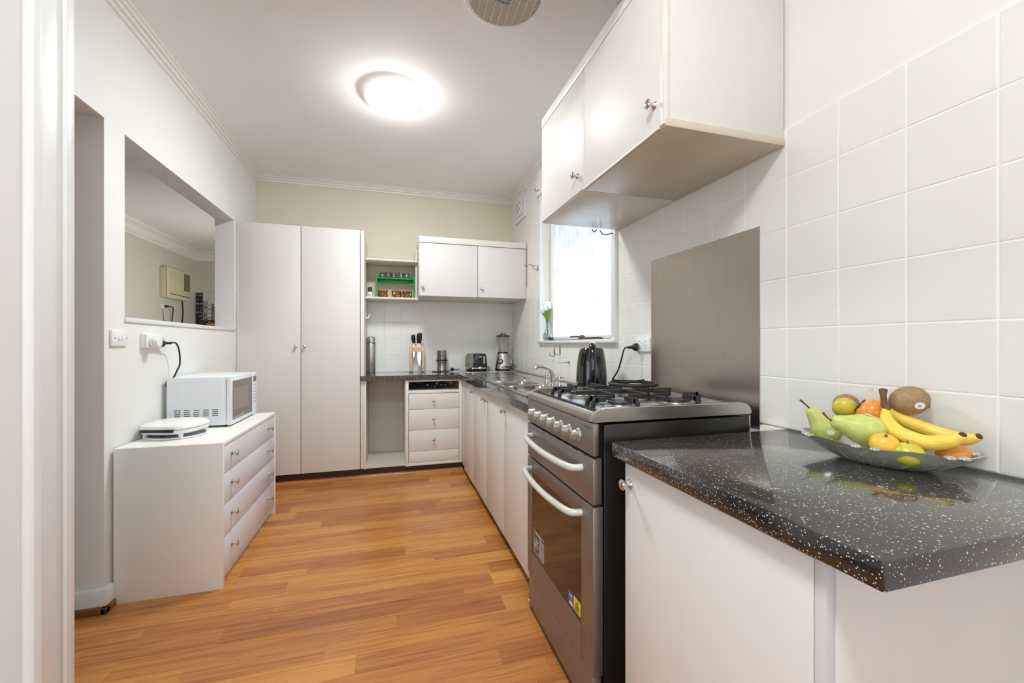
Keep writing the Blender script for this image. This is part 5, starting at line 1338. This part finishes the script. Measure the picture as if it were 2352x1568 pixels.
def kiwi(label, c, r_, rot, stick=None, crown=None):
    k = thing('kiwifruit', label, 'kiwifruit', c, 0, True)
    B().ball((0, 0, 0), r_ * 1.16, r_, r_, 28, Euler(rot)).obj('skin', 'kiwi_skin', k)
    if stick:
        d = Vector(stick).normalized(); p = d * (r_ * 1.03)
        B().lathe([(0, 0), (0.0105, 0), (0.010, 0.0006), (0, 0.0012)], p, 18, d, sx=1.0, sy=0.8).obj('sticker', 'label_white', k, label='white oval fruit sticker')
        B().box(p.x - 0.0045, p.x + 0.0045, p.y - 0.0016, p.y + 0.0002, p.z - 0.001, p.z + 0.001).obj('sticker_print', 'ink', k)
        B().lathe([(0, 0), (0.0035, 0), (0.003, 0.0012), (0, 0.0014)], p + Vector((0.004, 0, 0.0062)), 10, d).obj('sticker_print', 'leaf_print', k)
    if crown:
        d = Vector(crown).normalized()
        B().lathe([(0, 0), (0.008, 0), (0.006, 0.003), (0.002, 0.004), (0, 0.003)], d * r_ * 1.14, 12, d).obj('crown', 'stem_brown', k)
    return k
kiwi('large brown kiwifruit with a white sticker propped behind the bananas', (1.160, 0.669, 0.9985), 0.0330, (0, -0.35, -0.5), (-0.45, -0.85, -0.22), (0.75, -0.35, -0.25))
kiwi('small brown kiwifruit mostly hidden behind the mandarin', (1.174, 0.818, 0.9660), 0.0300, (0, 0.1, 0.4))
# bananas: one bunch of two
t = thing('banana_bunch', 'bunch of two ripe yellow bananas joined at a brown stem', 'bananas', (1.110, 0.640, 0.90), 0, False)
def banana(pts, rad, parent):
    b = B().tube(pts, rad, 6, 5)
    bmesh.ops.smooth_vert(b.bm, verts=b.bm.verts, factor=0.0)
    o = b.obj('banana', 'banana_skin', parent)
    sm = o.modifiers.new('sub', 'SUBSURF'); sm.levels = 1; sm.render_levels = 2
    return o
p1 = [(1.1165, 0.6915, 0.994), (1.1080, 0.6840, 0.980), (1.0860, 0.6690, 0.960), (1.0690, 0.6460, 0.943), (1.0650, 0.6260, 0.9330), (1.0790, 0.5940, 0.9230), (1.0990, 0.5660, 0.9310), (1.1060, 0.5510, 0.9430), (1.1064, 0.5480, 0.9470)]
r1 = [0.0070, 0.0085, 0.0150, 0.0185, 0.0195, 0.0192, 0.0172, 0.0115, 0.0065]
b1 = banana(p1, r1, t)
B().lathe([(0, 0), (0.0062, 0), (0.0060, 0.004), (0.004, 0.0055), (0, 0.005)], (1.1064, 0.5486, 0.9462), 10, (0.0, -0.45, 0.9)).obj('tip', 'banana_tip', b1)
p2 = [(1.1180, 0.6960, 0.990), (1.1260, 0.6920, 0.976), (1.1380, 0.6820, 0.962), (1.1500, 0.6600, 0.948), (1.1560, 0.6320, 0.938), (1.1620, 0.6020, 0.930), (1.1680, 0.5760, 0.929), (1.1715, 0.5600, 0.935), (1.1720, 0.5560, 0.938)]
r2_ = [0.0065, 0.0080, 0.0140, 0.0178, 0.0188, 0.0185, 0.0168, 0.0115, 0.0070]
b2 = banana(p2, r2_, t)
B().lathe([(0, 0), (0.0066, 0), (0.0064, 0.004), (0.004, 0.0055), (0, 0.005)], (1.1720, 0.5565, 0.9376), 10, (0.1, -0.85, 0.5)).obj('tip', 'banana_tip', b2)
B().tube([(1.1165, 0.6915, 0.984), (1.1160, 0.6930, 0.998), (1.1180, 0.6960, 1.010), (1.1230, 0.6990, 1.022)], [0.0078, 0.0062, 0.0062, 0.0085], 9, 3).tube([(1.1150, 0.6890, 0.994), (1.1060, 0.6820, 0.982), (1.0900, 0.6700, 0.968)], [0.0066, 0.0080, 0.0030], 8, 3).obj('stem', 'banana_brown', t)
tag(B().box(1.098, 1.118, 0.716, 0.7167, 1.0185, 1.0265, rot=Euler((0, 0.2, 0.1))).tube([(1.117, 0.7163, 1.0215), (1.121, 0.704, 1.0195)], 0.0007, 5).obj('bunch_tag', 'paper', t))

# ================================================================ seen through the hatch
t = thing('air_conditioner', 'cream box air conditioner set in the dining room wall beyond the hatch', 'air conditioner', (DX, 7.24, 1.80))
AX = -3.022
box(t, 'case', 'ac_cream', DX + 0.0005, AX - 0.012, 6.912, 7.578, 1.795, 2.212, 0.004)
box(t, 'front_frame', 'ac_cream', AX - 0.0118, AX, 6.905, 7.585, 1.790, 2.216, 0.004)
for i in range(20): box(t, 'louvre', 'ac_cream', AX - 0.001, AX + 0.004, 6.945, 7.36, 1.865 + i * 0.0165, 1.873 + i * 0.0165)
box(t, 'control_flap', 'ac_dark', AX - 0.001, AX + 0.002, 7.385, 7.565, 1.935, 2.195)
box(t, 'dark_slot', 'fan_dark', AX - 0.001, AX + 0.0022, 6.96, 7.565, 1.846, 1.856)
t = thing('wall_socket', 'cream single power socket under the air conditioner beyond the hatch', 'socket', (DX, 7.03, 1.66))
box(t, 'plate', 'plastic_white', DX + 0.0003, DX + 0.010, 6.955, 7.10, 1.635, 1.702, 0.002)
t = thing('air_conditioner_lead', 'black lead and plug hanging from the socket under the air conditioner', 'cord', (DX, 7.06, 1.67))
B().cyl((DX + 0.0105, 7.02, 1.670), (DX + 0.045, 7.05, 1.672), 0.020, 0.014, 14).obj('plug', 'rubber_black', t)
B().tube([(DX + 0.045, 7.05, 1.672), (DX + 0.06, 7.11, 1.672), (DX + 0.05, 7.17, 1.64), (DX + 0.03, 7.20, 1.56), (DX + 0.02, 7.21, 1.46), (DX + 0.015, 7.20, 1.30)], 0.007, 8, 5).obj('lead', 'rubber_black', t)
tag(B().tube([(DX + 0.006, 6.99, 1.635), (DX + 0.006, 7.00, 1.54), (DX + 0.006, 7.02, 1.40), (DX + 0.006, 7.02, 1.30)], 0.003, 6, 3).obj('thin_cable', 'ink_grey'), 'thin grey cable running down the dining room wall below the socket', 'cable')
tag(B().tube([(DX + 0.010, 7.55, 1.79), (DX + 0.012, 7.56, 1.6), (DX + 0.012, 7.53, 1.44), (DX + 0.012, 7.50, 1.25)], 0.008, 8, 4).obj('drain_hose', 'rubber_black'), 'dark hose hanging from the far underside of the air conditioner', 'hose')
t = thing('canvas_print', 'black and white city street canvas print in the dining room', 'picture', (-2.72, DYB - 0.016, 1.2))
PX0, PX1, PZ0, PZ1, PY = -3.080, -2.45, 1.20, 1.975, DYB - 0.032
box(t, 'canvas', 'label_white', PX0, PX1, PY, DYB - 0.0005, PZ0, PZ1)
M('print_dark', (38, 36, 36), 0.6, var=0.6, vscale=24); M('print_mid', (150, 146, 140), 0.6, var=0.25, vscale=18); M('print_grey', (96, 92, 90), 0.6, var=0.4, vscale=26); M('print_pale', (206, 206, 204), 0.6, var=0.05)
def pr(name, m, x0, x1, z0, z1, k): box(t, name, m, x0, x1, PY - 0.0004 * k, PY + 0.001, z0, z1)
pr('sky', 'print_pale', PX0 + 0.001, PX1 - 0.001, PZ0 + 0.3, PZ1 - 0.001, 1)
r3 = random.Random(11)
x = PX0 + 0.001
for i in range(9):
    w_ = r3.uniform(0.03, 0.07); zt = PZ1 - 0.002 - (0.0 if i < 2 else r3.uniform(0.05, 0.12) + i * 0.022)
    pr('facade', ('print_dark', 'print_dark', 'print_mid', 'print_pale', 'print_grey', 'print_mid', 'print_dark', 'print_mid', 'print_grey')[i], x, min(x + w_, PX1 - 0.002), PZ0 + 0.1, zt, 2 + i % 3)
    for q in range(5): pr('window_row', ('print_mid', 'print_grey')[q % 2], x + 0.006, x + w_ - 0.008, zt - 0.05 - q * 0.07, zt - 0.03 - q * 0.07, 6)
    x += w_
pr('street', 'print_dark', PX0 + 0.001, PX1 - 0.002, PZ0 + 0.001, PZ0 + 0.33, 5)
for i in range(26):
    a, c = r3.uniform(PX0 + 0.01, PX1 - 0.08), r3.uniform(PZ0 + 0.22, PZ0 + 0.48)
    pr('street_detail', ('print_mid', 'print_pale', 'print_dark')[i % 3], a, a + r3.uniform(0.01, 0.05), c, c + r3.uniform(0.008, 0.03), 7)
pr('yellow_car', 'orange_print', -2.93, -2.78, PZ0 + 0.245, PZ0 + 0.270, 8)
